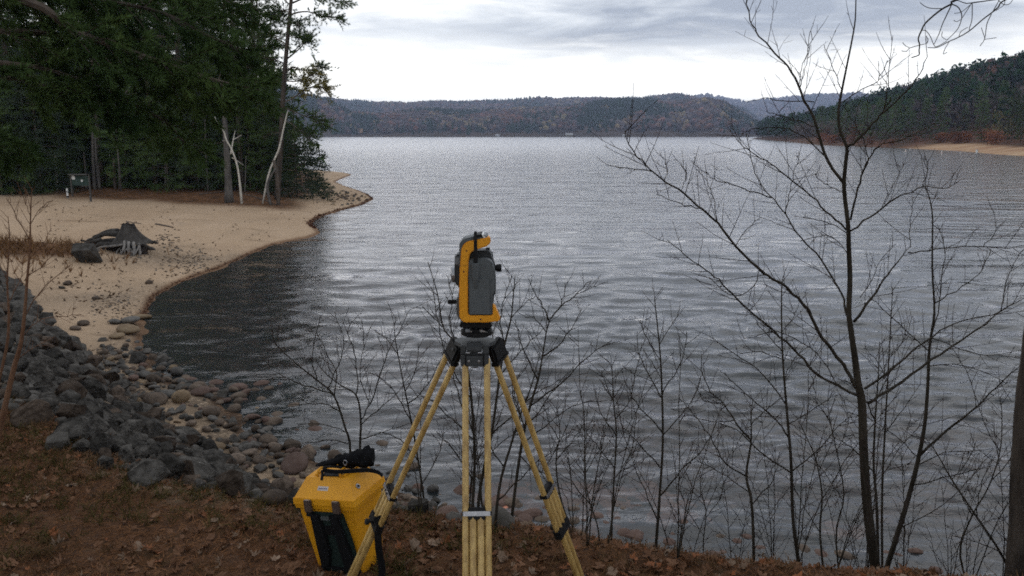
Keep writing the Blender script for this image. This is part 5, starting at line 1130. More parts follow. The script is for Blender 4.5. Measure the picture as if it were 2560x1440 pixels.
# ================================================================ YELLOW CARRYING CASE
def case():
    y = 3.88; c0 = at(884, 1440, y); gx, gy = float(c0[0]), y; gz = hz(gx, gy) 
    e = empty('instrument_case', (gx - .005, gy, gz - .01), 'yellow plastic instrument case with dark backpack straps standing left of the tripod', 'instrument case', None, 0)
    e.rotation_euler = (math.radians(2), math.radians(-6.5), math.radians(-21)); e.scale = (1.05, 1.0, 1.0)
    W, D, H = .285, .235, .385      # top half sizes come from the taper
    def frust(name, w0, d0, z0, w1, d1, z1, m, par, bev=.01, ox=0, oy=0, seg=3):
        bm = bmesh.new(); lo = [bm.verts.new((sx * w0 / 2, sy * d0 / 2, z0)) for sx, sy in ((-1, -1), (1, -1), (1, 1), (-1, 1))]; hi = [bm.verts.new((sx * w1 / 2 + ox, sy * d1 / 2 + oy, z1)) for sx, sy in ((-1, -1), (1, -1), (1, 1), (-1, 1))]
        bm.faces.new(lo[::-1]); bm.faces.new(hi)
        for i in range(4): bm.faces.new((lo[i], lo[(i + 1) % 4], hi[(i + 1) % 4], hi[i]))
        return bm_obj(name, bm, m, par, True, bev, seg)
    body = frust('body', .232, .195, 0.0, .305, .262, .385, M_CASE, e, .016)
    frust('body_rim', .325, .282, .372, .330, .287, .392, M_CASE, e, .006); rim = frust('lid_rim', .338, .295, .3945, .334, .291, .425, M_CASE, e, .007)
    lid = frust('lid', .326, .283, .4255, .235, .165, .505, M_CASE, e, .009, -.008, .012)
    # raised ridges round the handle well
    for (x, yy, sx, sy) in ((-.085, .012, .012, .13), (.072, .012, .012, .13)): box('lid_rib', (x, yy, .5085), (sx, sy, .008), M_CASE, lid, .002, None, True)
    box('handle_well', (-.006, -.030, .5075), (.100, .050, .004), M_BLK, lid, .001)
    for s_ in (-1, 1):
        b = B(); hb = spline([(-.006 + s_ * .062, -.060, .505), (-.006 + s_ * .062, -.055, .527), (-.006 + s_ * .060, -.030, .536), (-.006 + s_ * .058, 0, .53)], 8); tube(b, hb, .0055, 6); link('handle_lug', b.mesh('handle_lug', M_CASE, True), lid)
    b = B(); tube(b, spline([(-.066, -.012, .531), (-.03, -.014, .540), (.02, -.014, .540), (.052, -.012, .531)], 10), .008, 8); link('carry_handle', b.mesh('carry_handle', M_BLK, True), lid)
    # front sloping face: small printed sticker; right slope: chrome lock
    rt = math.atan2(.505 - .4255, (.283 - .165) / 2 + .012); R = Matrix.Rotation(rt, 4, 'X'); fy = -(.283 / 2 + (-.165 / 2 + .012) * -1) / 2
    yc = (-.1415 + (-.0825 + .012)) / 2; zc = (.4255 + .505) / 2
    st = box('sticker', (-.018, yc - .0008, zc - .001), (.058, .022, .0012), mat('sticker_white', (.5, .46, .42), (.42, .36, .34), scale=60, rough=.4), lid, .0004, R)
    for i, (x, w_) in enumerate([(-.036, .010), (-.024, .012), (-.010, .010), (.001, .008)]): box('sticker_print', (x, yc - .0018, zc - .001), (w_, .006, .0006), mat('sticker_ink', (.12, .10, .16), rough=.5), st, 0, R)
    xs_ = (.163 + .1095) / 2; sl = Matrix.Rotation(math.radians(60), 4, 'Y'); lk = lathe('lock', [(.014, 0), (.013, .004), (.006, .0045)], M_MET, lid, loc=(xs_ + .004, -.055, .460), n=20, rot=sl); lathe('lock_core', [(.007, .003), (.006, .0075)], M_BLK, lk, loc=(xs_ + .004, -.055, .460), n=12, rot=sl)
    # two draw latches on the front
    for x in (-.082, .072):
        l = box('latch', (x, -.1555, .392), (.040, .014, .062), mat('latch_bronze', (.09, .065, .055), (.12, .09, .075), scale=30, rough=.4, metal=.4), e, .003, None, True); box('latch_hook', (x, -.158, .421), (.030, .010, .008), M_MET, l, .001); box('latch_plate', (x, -.152, .350), (.036, .012, .028), M_BLK, l, .002)
    # padded back panel and shoulder straps on the front
    tf = math.atan2((.262 - .195) / 2, .385); Rt = Matrix.Rotation(tf, 4, 'X')
    def fy_(z): return -(.195 / 2 + (.262 - .195) / 2 * z / .385)
    M_PAD = mat('dark_green_pad', (0.012, 0.022, 0.020), (0.024, 0.036, 0.032), scale=90, rough=.9, spec=.1, bump=.001, bscale=300)
    bm = bmesh.new()
    def slab(name, outline, th, m, par, bev=.006, off=0.0):
        bm = bmesh.new(); a = [bm.verts.new((x, fy_(z) - off, z)) for x, z in outline]; b_ = [bm.verts.new((x, fy_(z) - off - th, z)) for x, z in outline]; n = len(a)
        bm.faces.new(a); bm.faces.new(b_[::-1]); [bm.faces.new((a[i], a[(i + 1) % n], b_[(i + 1) % n], b_[i])) for i in range(n)]; bmesh.ops.recalc_face_normals(bm, faces=bm.faces[:]); return bm_obj(name, bm, m, par, True, bev)
    pad = slab('back_pad', [(-.088, .355), (.090, .355), (.112, .20), (.118, .01), (-.088, .01), (-.094, .20)], .016, M_PAD, e)
    slab('shoulder_strap', [(-.082, .350), (-.030, .350), (-.018, .26), (-.012, .15), (-.030, .07), (-.084, .02), (-.086, .20)], .018, M_WEB, pad, .007, .015)
    slab('shoulder_strap', [(.022, .350), (.072, .350), (.088, .24), (.108, .10), (.112, .02), (.050, .02), (.040, .10), (.030, .22)], .018, M_WEB, pad, .007, .015)
    slab('pad_grip', [(-.028, .338), (.020, .338), (.020, .318), (-.028, .318)], .012, mat('strap_grey', (.05, .06, .06), (.07, .08, .08), scale=80, rough=.8), pad, .003, .016)
    slab('chest_strap', [(-.028, .285), (.024, .285), (.024, .235), (-.028, .235)], .008, M_BLK, pad, .002, .014)
    slab('lower_strap', [(-.088, .062), (.116, .050), (.116, .040), (-.088, .052)], .02, M_WEB, pad, .002, .012)
    # black pouch and its strap flung across the lid
    wp = lambda px, py, yy: at(px, py, yy)
    M_CLOTH = mat('black_cloth', (0.004, 0.004, 0.005), (0.012, 0.012, 0.013), scale=14, rough=.95, spec=.05, bump=.006, bscale=26)
    o = wp(862, 1172, 3.89); pe = empty('black_pouch', o, 'crumpled black cloth pouch with a strap lying on top of the yellow case', 'pouch')
    def lump(name, pts, radii, par, flat=.8, seed=0):
        S = spline([np.array(p) - o for p in pts], 18); R_ = np.interp(np.linspace(0, 1, 18), np.linspace(0, 1, len(radii)), radii); n = 16; V = []; Tn = nrm(np.gradient(S, axis=0)); a = np.arange(n) * 2 * np.pi / n
        for i in range(18):
            X = nrm(np.cross(Tn[i], [0, 0, 1.])); Y = np.cross(X, Tn[i]); rr = R_[i] * (1 + .40 * vnoise(a * 1.6 + seed, a * 0 + i * .65, seed) + .30 * vnoise(a * 4 + seed, a * 0 + i * 1.4, seed + 2)); V.append(S[i] + rr[:, None] * (np.cos(a)[:, None] * X + flat * np.sin(a)[:, None] * Y))
        V = np.vstack(V); q = grid_tris(18, n, True); T = np.vstack([q[:, :3], q[:, [0, 2, 3]]]); b = B(); b.add(V, T); k = len(V); b.add(np.vstack([V[:n], V[-n:]]), [(0, j + 1, j) for j in range(1, n - 1)] + [(n, n + j, n + j + 1) for j in range(1, n - 1)]); return link(name, b.mesh(name, M_CLOTH, True), par)
    lump('pouch_body', [wp(846, 1156, 3.89), wp(868, 1152, 3.89), wp(895, 1147, 3.89), wp(918, 1143, 3.88), wp(934, 1142, 3.88)], [.022, .038, .042, .046, .052, .046], pe, .92, 3)
    lump('folded_flap', [wp(790, 1164, 3.81), wp(806, 1160, 3.83), wp(828, 1156, 3.85), wp(850, 1150, 3.89), wp(872, 1148, 3.89)], [.008, .018, .022, .030, .026], pe, .62, 5)
    lump('crumpled_end', [wp(838, 1146, 3.89), wp(848, 1141, 3.90), wp(862, 1142, 3.91)], [.010, .014, .012], pe, .8, 8)
    b = B(); S = spline([wp(806, 1176, 3.79), wp(840, 1180, 3.77), wp(880, 1178, 3.75), (wp(920, 1176, 3.77)), wp(944, 1181, 3.81), wp(956, 1190, 3.87)], 20) - o; w = np.array([0, 0, .010])
    V = np.stack([S + w, S - w, S - w + [0, .006, 0], S + w + [0, .006, 0]], 1).reshape(-1, 3); T = []
    for k in range(19):
        for j in range(4): a_, b_ = k * 4 + j, k * 4 + (j + 1) % 4; T += [(a_, b_, b_ + 4), (a_, b_ + 4, a_ + 4)]
    b.add(V, T); link('pouch_strap', b.mesh('pouch_strap', M_WEB), pe)
    b = B(); S = np.array([wp(805, 1176, 3.79), wp(806, 1188, 3.77), wp(804, 1200, 3.75)]) - o; tube(b, S, .007, 6); link('strap_end', b.mesh('strap_end', M_WEB), pe)
    b = B(); a = np.linspace(0, 2 * np.pi, 15); ctr = wp(863, 1157, 3.83) - o; tube(b, np.stack([ctr[0] + .009 * np.cos(a), ctr[1] + 0 * a, ctr[2] + .013 * np.sin(a)], -1), .0022, 6, cap=False); link('metal_ring', b.mesh('metal_ring', M_MET, True), pe)
case()

# ================================================================ SIGN BOARD AND POSTS AT THE WOOD
def board():
    y = 55.0; o = at(203, 485, y); o[2] = hz(o[0], y) - .05; k = y / F
    e = empty('notice_board', o, 'dark green notice board with white papers and small roof in front of the wood', 'notice board')
    MG = mat('board_green', (0.014, 0.035, 0.027), (0.02, 0.045, 0.034), scale=3, rough=.7); MP = mat('post_grey', (.06, .055, .05), (.10, .095, .085), scale=6, rough=.9)
    zb = lambda py: float(at(0, py, y)[2] - o[2]); zx = lambda px: (px - 203) * k * 1.0
    ML = MP; box('panel', (zx(204), 0, (zb(441) + zb(464)) / 2), (42 * k, .06, zb(441) - zb(464)), MG, e, .01); box('roof', (zx(202), -.06, zb(436)), (44 * k, .5, .07), ML, e, .01)
    for x in (181, 226.5): box('post', (zx(x), 0.0, zb(438) / 2), (.09, .10, zb(438)), MP, e, .008)
    box('bottom_rail', (zx(215), -.05, zb(465)), (18 * k, .05, .06), ML, e, .005)
    for (px, py, w_, h_, tl) in [(188, 444, 8, 9, .1), (208.5, 451.5, 4.5, 5.5, 0)]: box('notice_paper', (zx(px), -.036, zb(py)), (w_ * k, .006, h_ * k), M_WHT, e, 0, Matrix.Rotation(tl, 4, 'Y'))
    o2 = at(168, 479, 54.0); o2[2] = hz(o2[0], 54.0); e2 = empty('marker_post', o2, 'short white marker post with black bands left of the green notice board', 'post')
    box('post', (0, 0, .30), (.10, .10, .66), M_WHT, e2, .02); box('black_band', (0, 0, .40), (.11, .11, .05), M_BLK, e2, .0); box('black_band', (0, 0, .08), (.11, .11, .10), M_BLK, e2, 0)
    o3 = at(227, 499, 51.5); o3[2] = hz(o3[0], 51.5); e3 = empty('wooden_stake', o3, 'short wooden stake on the sand in front of the notice board', 'stake'); box('shaft', (0, 0, .18), (.11, .11, .42), MP, e3, .01)
board()

# ================================================================ FAR SHORE: CABINS, BUOYS, BEACH THINGS
def cabins():
    for px, w, h, D, lab, col in [(1244, 11, 6, 1284, 'small white cabin by itself on the far shore behind the total station', (.6, .6, .58)), (1421, 20, 9, 1286, 'long tan house under pale trees on the far shore, right of the total station', (.30, .28, .22)), (1556, 8, 6, 1284, 'tiny white cottage on the far shore, furthest right of the three houses', (.6, .6, .58))]:
        k = D / F; x = (px - 1280) * k; e = empty('cabin', (x, D, .6), lab, 'house'); m = mat('cabin_wall', col, rough=.9, scale=.5); W = w * k * .8; H = h * k * .5
        box('wall', (0, 3, H / 2), (W, 6, H), m, e); bm = bmesh.new(); v = [bm.verts.new(p) for p in [(-W * .58, -.8, H), (W * .58, -.8, H), (W * .58, 6.8, H), (-W * .58, 6.8, H), (-W * .58, 3, H * 1.8), (W * .58, 3, H * 1.8)]]
        [bm.faces.new([v[i] for i in f]) for f in ((0, 1, 5, 4), (2, 3, 4, 5), (0, 4, 3), (1, 2, 5), (3, 2, 1, 0))]; bm_obj('roof', bm, mat('cabin_roof', (.35, .35, .36), rough=.9), e)
        for q in (-.28, .05, .3): box('window', (q * W, -.03, H * .5), (W * .12, .1, H * .35), mat('cabin_glass', (.03, .03, .04), rough=.2), e)
    for i, (px, py, hgt, lab) in enumerate([(2264, 381, 9, 'white swimming area buoy nearest the bare tree, off the right-hand beach'), (2354, 386, 10, 'white swimming area buoy in the middle of the row off the right-hand beach'), (2400, 384, 4, 'small white float right of the middle buoy off the right-hand beach'), (2275, 374, 4, 'small white float behind the left buoy off the right-hand beach')]):
        p = on(px, py, 0); k = p[1] / F; r = .16 if hgt > 5 else .12; e = empty('buoy', (p[0], p[1], -.05), lab, 'buoy'); lathe('float', [(r * .3, 0), (r, .1), (r, hgt * k * .6), (r * .4, hgt * k * .95)], M_WHT, e, n=12)
        if hgt > 5: lathe('band', [(r * 1.03, hgt * k * .35), (r * 1.03, hgt * k * .5)], mat('buoy_orange', (.5, .12, .03), rough=.6), e, n=12)
    def rp(px, D): x = (px - 1280) / F * D; z, d = rh(np.array([x]), np.array([D])); return x, float(z[0])
    MG = mat('bench_green', (.02, .16, .13), rough=.6)
    x, z = rp(2405, 223); e = empty('park_bench', (x, 223, z), 'green bench standing on the sand of the right-hand beach', 'bench'); box('seat', (0, 0, .45), (1.7, .4, .06), MG, e); box('backrest', (0, .2, .75), (1.7, .05, .35), MG, e)
    for s_ in (-.75, .75): box('leg', (s_, 0, .21), (.06, .4, .42), MG, e)
    x, z = rp(2427, 223); e = empty('litter_barrel', (x, 223, z), 'white barrel beside the green bench on the right-hand beach', 'barrel'); lathe('drum', [(.28, 0), (.30, .4), (.28, .9)], M_WHT, e, n=14); lathe('lid', [(.30, .9), (.2, 1.0)], M_LGREY, e, n=14)
cabins()

# ================================================================ BARE TREES AND SHRUBS ON THE NEAR BANK
def grow_twigs(b, S, R, rng, n, lmax, t0=.15, upb=.35, sub=3, r=.0017, nt=4, ang=(.5, 1.0)):
    """side twigs (with their own side twigs) along a limb S"""
    m = len(S); tt = np.linspace(0, 1, m)
    for q in range(n):
        t = t0 + (1 - t0) * (q + rng.random()) / n; c = np.array([np.interp(t, tt, S[:, i]) for i in range(3)]); i = min(m - 2, int(t * (m - 1))); ax = nrm(S[i + 1] - S[i])
        pr = nrm(np.cross(ax, rng.normal(size=3) * [.4, 1, .4])); pr = pr * (1 if q % 2 else -1)
        a = rng.uniform(*ang); dv = nrm(ax * math.cos(a) + pr * math.sin(a) + np.array([0, 0, upb * rng.uniform(0, 1)]))
        ln = lmax * rng.uniform(.35, 1.0) * (1.05 - .45 * t); bend = nrm(rng.normal(size=3)) * .12 * ln + np.array([0, 0, .10 * ln])
        u = np.linspace(0, 1, nt + 1)[:, None]; Q = c + dv * ln * u + bend * u ** 2 + rng.normal(0, .012 * ln, (nt + 1, 3)) * u
        r0 = r * (1 + 1.2 * ln); tube(b, Q, np.linspace(r0, r * .55, nt + 1), 3, cap=False)
        for s_ in range(int(sub * ln / .3 + rng.random())):
            v = rng.uniform(.2, .95); c2 = c + dv * ln * v + bend * v * v; d2 = nrm(dv + rng.normal(0, .75, 3) + [0, 0, .12]); l2 = ln * rng.uniform(.15, .42) * (1.2 - v); 
            tube(b, [c2, c2 + d2 * l2 * .5 + rng.normal(0, .03 * l2, 3), c2 + d2 * l2], [r * .8, r * .65, r * .45], 3, cap=False)
            if l2 > .07 and rng.random() < .7: c3 = c2 + d2 * l2 * rng.uniform(.3, .8); d3 = nrm(d2 + rng.normal(0, .8, 3)); tube(b, [c3, c3 + d3 * l2 * .45], [r * .6, r * .4], 3, cap=False)
def bank_tree(name, label, cat, group, trunk, dist, rad, limbs, rng, m=M_TWIG, twm=M_TWIG2, tw=(26, .34), lean=0.0, sides=8):
    """a bare tree measured limb by limb: pixel polylines at the tree's distance, each limb swinging a little nearer or farther"""
    Pt = np.array([at(px, py, dist + lean * i / (len(trunk) - 1)) for i, (px, py) in enumerate(trunk)])
    # carry the foot down into the bank
    dn = Pt[0] - Pt[1]; dn = dn / np.linalg.norm(dn)
    for _ in range(60):
        if Pt[0][2] < hz(Pt[0][0], Pt[0][1]) - .03: break
        Pt[0] = Pt[0] + dn * .04
    o = Pt[0].copy(); e = empty(name, o, label, cat, group)
    S = spline(Pt - o, len(Pt) * 3); Rr = np.interp(np.linspace(0, 1, len(S)), np.linspace(0, 1, len(rad)), rad); b = B(); tube(b, S, Rr, sides); link('trunk', b.mesh('trunk', m, True), e)
    b = B(); grow_twigs(b, S[len(S) // 3:], None, rng, int(tw[0] * .5), tw[1] * .8, .3); link('twigs', b.mesh('twigs', twm), e)
    for pts, r0, *opt in limbs:
        Lp = np.array([at(px, py, dist) for px, py in pts]) - o
        j = int(np.argmin(np.linalg.norm((S - Lp[0])[:, [0, 2]], axis=1))); near = np.linalg.norm((S[j] - Lp[0])[[0, 2]])
        y0 = S[j][1] if near < .12 else (0.0 if not opt else opt[0])
        ln = np.sum(np.linalg.norm(np.diff(Lp, axis=0), axis=1)); sw = (rng.uniform(.12, .45) * (1 if rng.random() < .5 else -1)) * ln
        # keep the same place in the picture while the limb swings in depth
        dl = y0 + np.linspace(0, 1, len(pts)) ** 1.2 * sw; Lp = np.array([at(px, py, o[1] + d_) for (px, py), d_ in zip(pts, dl)]) - o
        Q = spline(Lp, max(8, len(pts) * 3)); Q = Q + rng.normal(0, .003, Q.shape); rr = np.linspace(r0, .0018, len(Q)); b = B(); tube(b, Q, rr, 6 if r0 > .005 else 4); lb = link('limb', b.mesh('limb', m, True), e)
        b = B(); grow_twigs(b, Q, rr, rng, max(4, int(tw[0] * ln / 1.1)), tw[1] * min(1, .45 + ln * .5), .12); link('twigs', b.mesh('twigs', twm), lb)
    return e
rb = np.random.default_rng(42)
main_limbs = [
 ([(2115, 467), (2069, 399), (2039, 311), (2015, 258), (1996, 214), (1971, 168), (1937, 129), (1903, 95), (1884, 68), (1872, 29), (1866, 0), (1862, -40)], .0085),
 ([(1996, 214), (2004, 175), (2018, 130), (2024, 80)], .003), ([(2000, 225), (2010, 180), (2025, 120), (2027, 78)], .0025),
 ([(2120, 369), (2142, 350), (2180, 311), (2210, 279), (2258, 238), (2297, 190), (2316, 143)], .007), ([(2212, 272), (2219, 219), (2224, 155), (2234, 90)], .0035), ([(2100, 258), (2146, 228), (2190, 206), (2205, 182), (2219, 153)], .003),
 ([(2108, 225), (2090, 190), (2075, 145), (2060, 113)], .003), ([(2127, 549), (2142, 486), (2156, 432), (2180, 384), (2200, 364), (2253, 350), (2282, 335)], .006), ([(2156, 432), (2170, 400), (2160, 350), (2130, 300), (2100, 250)], .0035),
 ([(2127, 578), (2180, 539), (2229, 500), (2278, 481), (2307, 467), (2365, 471), (2399, 452)], .0055), ([(2210, 512), (2230, 470), (2250, 430), (2243, 405)], .0025), ([(2307, 467), (2318, 420), (2312, 388)], .0025),
 ([(2135, 805), (2172, 752), (2210, 700), (2245, 655), (2278, 615)], .0085), ([(2276, 618), (2275, 569), (2282, 510), (2307, 469)], .003, 0.0), ([(2268, 632), (2326, 627), (2399, 617), (2472, 616), (2520, 620), (2560, 612)], .0035, 0.0), ([(2455, 616), (2490, 580), (2484, 530)], .0025, 0.),
 ([(2115, 573), (2073, 535), (2035, 496), (1986, 457), (1937, 418), (1899, 394), (1864, 369), (1840, 345), (1816, 316)], .0055), ([(2119, 485), (2080, 470), (2050, 450), (2035, 435)], .0025),
 ([(2117, 585), (2080, 560), (2040, 548), (2010, 545)], .0025), ([(2069, 399), (2020, 350), (1970, 322), (1930, 318), (1880, 320)], .004), ([(2042, 318), (1990, 300), (1940, 285), (1915, 280)], .003), ([(2035, 256), (1960, 252), (1905, 247)], .003),
 ([(2117, 787), (2106, 746), (2083, 700), (2044, 637), (2005, 598), (1962, 535), (1933, 496), (1899, 457), (1879, 403), (1865, 330)], .006), ([(1962, 535), (1975, 480), (1985, 430), (1998, 380)], .003), ([(1933, 496), (1880, 478), (1830, 462), (1790, 450), (1760, 430)], .0035),
 ([(2142, 967), (2117, 926), (2076, 870), (2045, 828), (2024, 782), (1988, 736), (1937, 700), (1899, 675), (1840, 617), (1792, 554), (1753, 520), (1704, 479), (1660, 452), (1631, 428), (1597, 394), (1573, 360), (1561, 326)], .010),
 ([(1631, 428), (1580, 422), (1518, 415)], .003), ([(1753, 520), (1700, 510), (1640, 485)], .0025), ([(1792, 554), (1785, 500), (1770, 460), (1740, 420)], .003), ([(1660, 452), (1670, 420), (1650, 380)], .0025), ([(1840, 617), (1860, 580), (1900, 545)], .003), ([(1704, 479), (1715, 440), (1700, 405)], .002),
 ([(2142, 988), (2091, 962), (2039, 931), (2003, 890), (1952, 844), (1901, 798), (1844, 751), (1803, 705), (1772, 680), (1719, 641), (1668, 600)], .0085), ([(1899, 675), (1880, 720), (1830, 740), (1770, 690)], .003), ([(2091, 962), (2050, 890), (1990, 850), (1930, 830), (1860, 850)], .003),
 ([(2163, 972), (2219, 931), (2271, 885), (2322, 849), (2374, 813), (2451, 792), (2560, 777)], .007), ([(2168, 1008), (2219, 977), (2296, 926), (2374, 870), (2451, 818), (2502, 777), (2560, 746)], .0095), ([(2502, 777), (2512, 730), (2520, 690), (2545, 640), (2565, 615)], .0035, .1),
 ([(2150, 745), (2180, 700), (2200, 650), (2240, 610)], .003), ([(2124, 640), (2090, 600), (2060, 590), (2000, 600)], .0025)]
bank_tree('bare_tree', 'tallest bare tree on the near bank, its dark forked limbs reaching above the horizon', 'tree', None,
          [(2192, 1440), (2172, 1300), (2160, 1150), (2155, 1010), (2145, 960), (2138, 900), (2128, 830), (2122, 780), (2125, 700), (2122, 620), (2120, 560), (2110, 470), (2115, 400), (2117, 369), (2100, 325), (2096, 280), (2104, 230), (2116, 170), (2130, 100), (2138, 50), (2140, -10), (2142, -60)], 4.45,
          [.030, .027, .024, .022, .019, .016, .0145, .0135, .0125, .0115, .0105, .0095, .008, .007, .0065, .0055, .0045, .0035, .0028, .002], main_limbs, rb, tw=(18, .38))
bank_tree('bare_tree', 'leaning bare tree just right of the tallest one, forking low over the water', 'tree', None,
          [(2210, 1440), (2240, 1347), (2271, 1245), (2296, 1147), (2312, 1060), (2320, 957), (2322, 895), (2327, 844), (2336, 777), (2331, 680), (2331, 600), (2331, 535), (2321, 486), (2310, 465)], 4.7, [.017, .015, .012, .0095, .008, .006, .0048, .0035, .0025],
          [([(2302, 1137), (2374, 1070), (2440, 1019), (2502, 957), (2560, 905)], .009), ([(2440, 1019), (2430, 960), (2400, 900), (2370, 850)], .003, .1), ([(2327, 850), (2346, 770), (2355, 690), (2362, 620), (2345, 560)], .005), ([(2300, 1160), (2370, 1130), (2434, 1128), (2420, 1100)], .004), ([(2280, 1215), (2380, 1190), (2480, 1163)], .004),
           ([(2322, 880), (2270, 830), (2210, 775), (2170, 740)], .004), ([(2330, 845), (2420, 880), (2500, 890), (2560, 893)], .003), ([(2322, 915), (2380, 910), (2450, 925), (2520, 960)], .003), ([(2335, 760), (2400, 720), (2450, 680), (2480, 620)], .004), ([(2296, 1147), (2240, 1090), (2180, 1050), (2120, 1030)], .003), ([(2250, 1320), (2350, 1270), (2420, 1200), (2460, 1150)], .004)], rb, tw=(20, .32), sides=7)
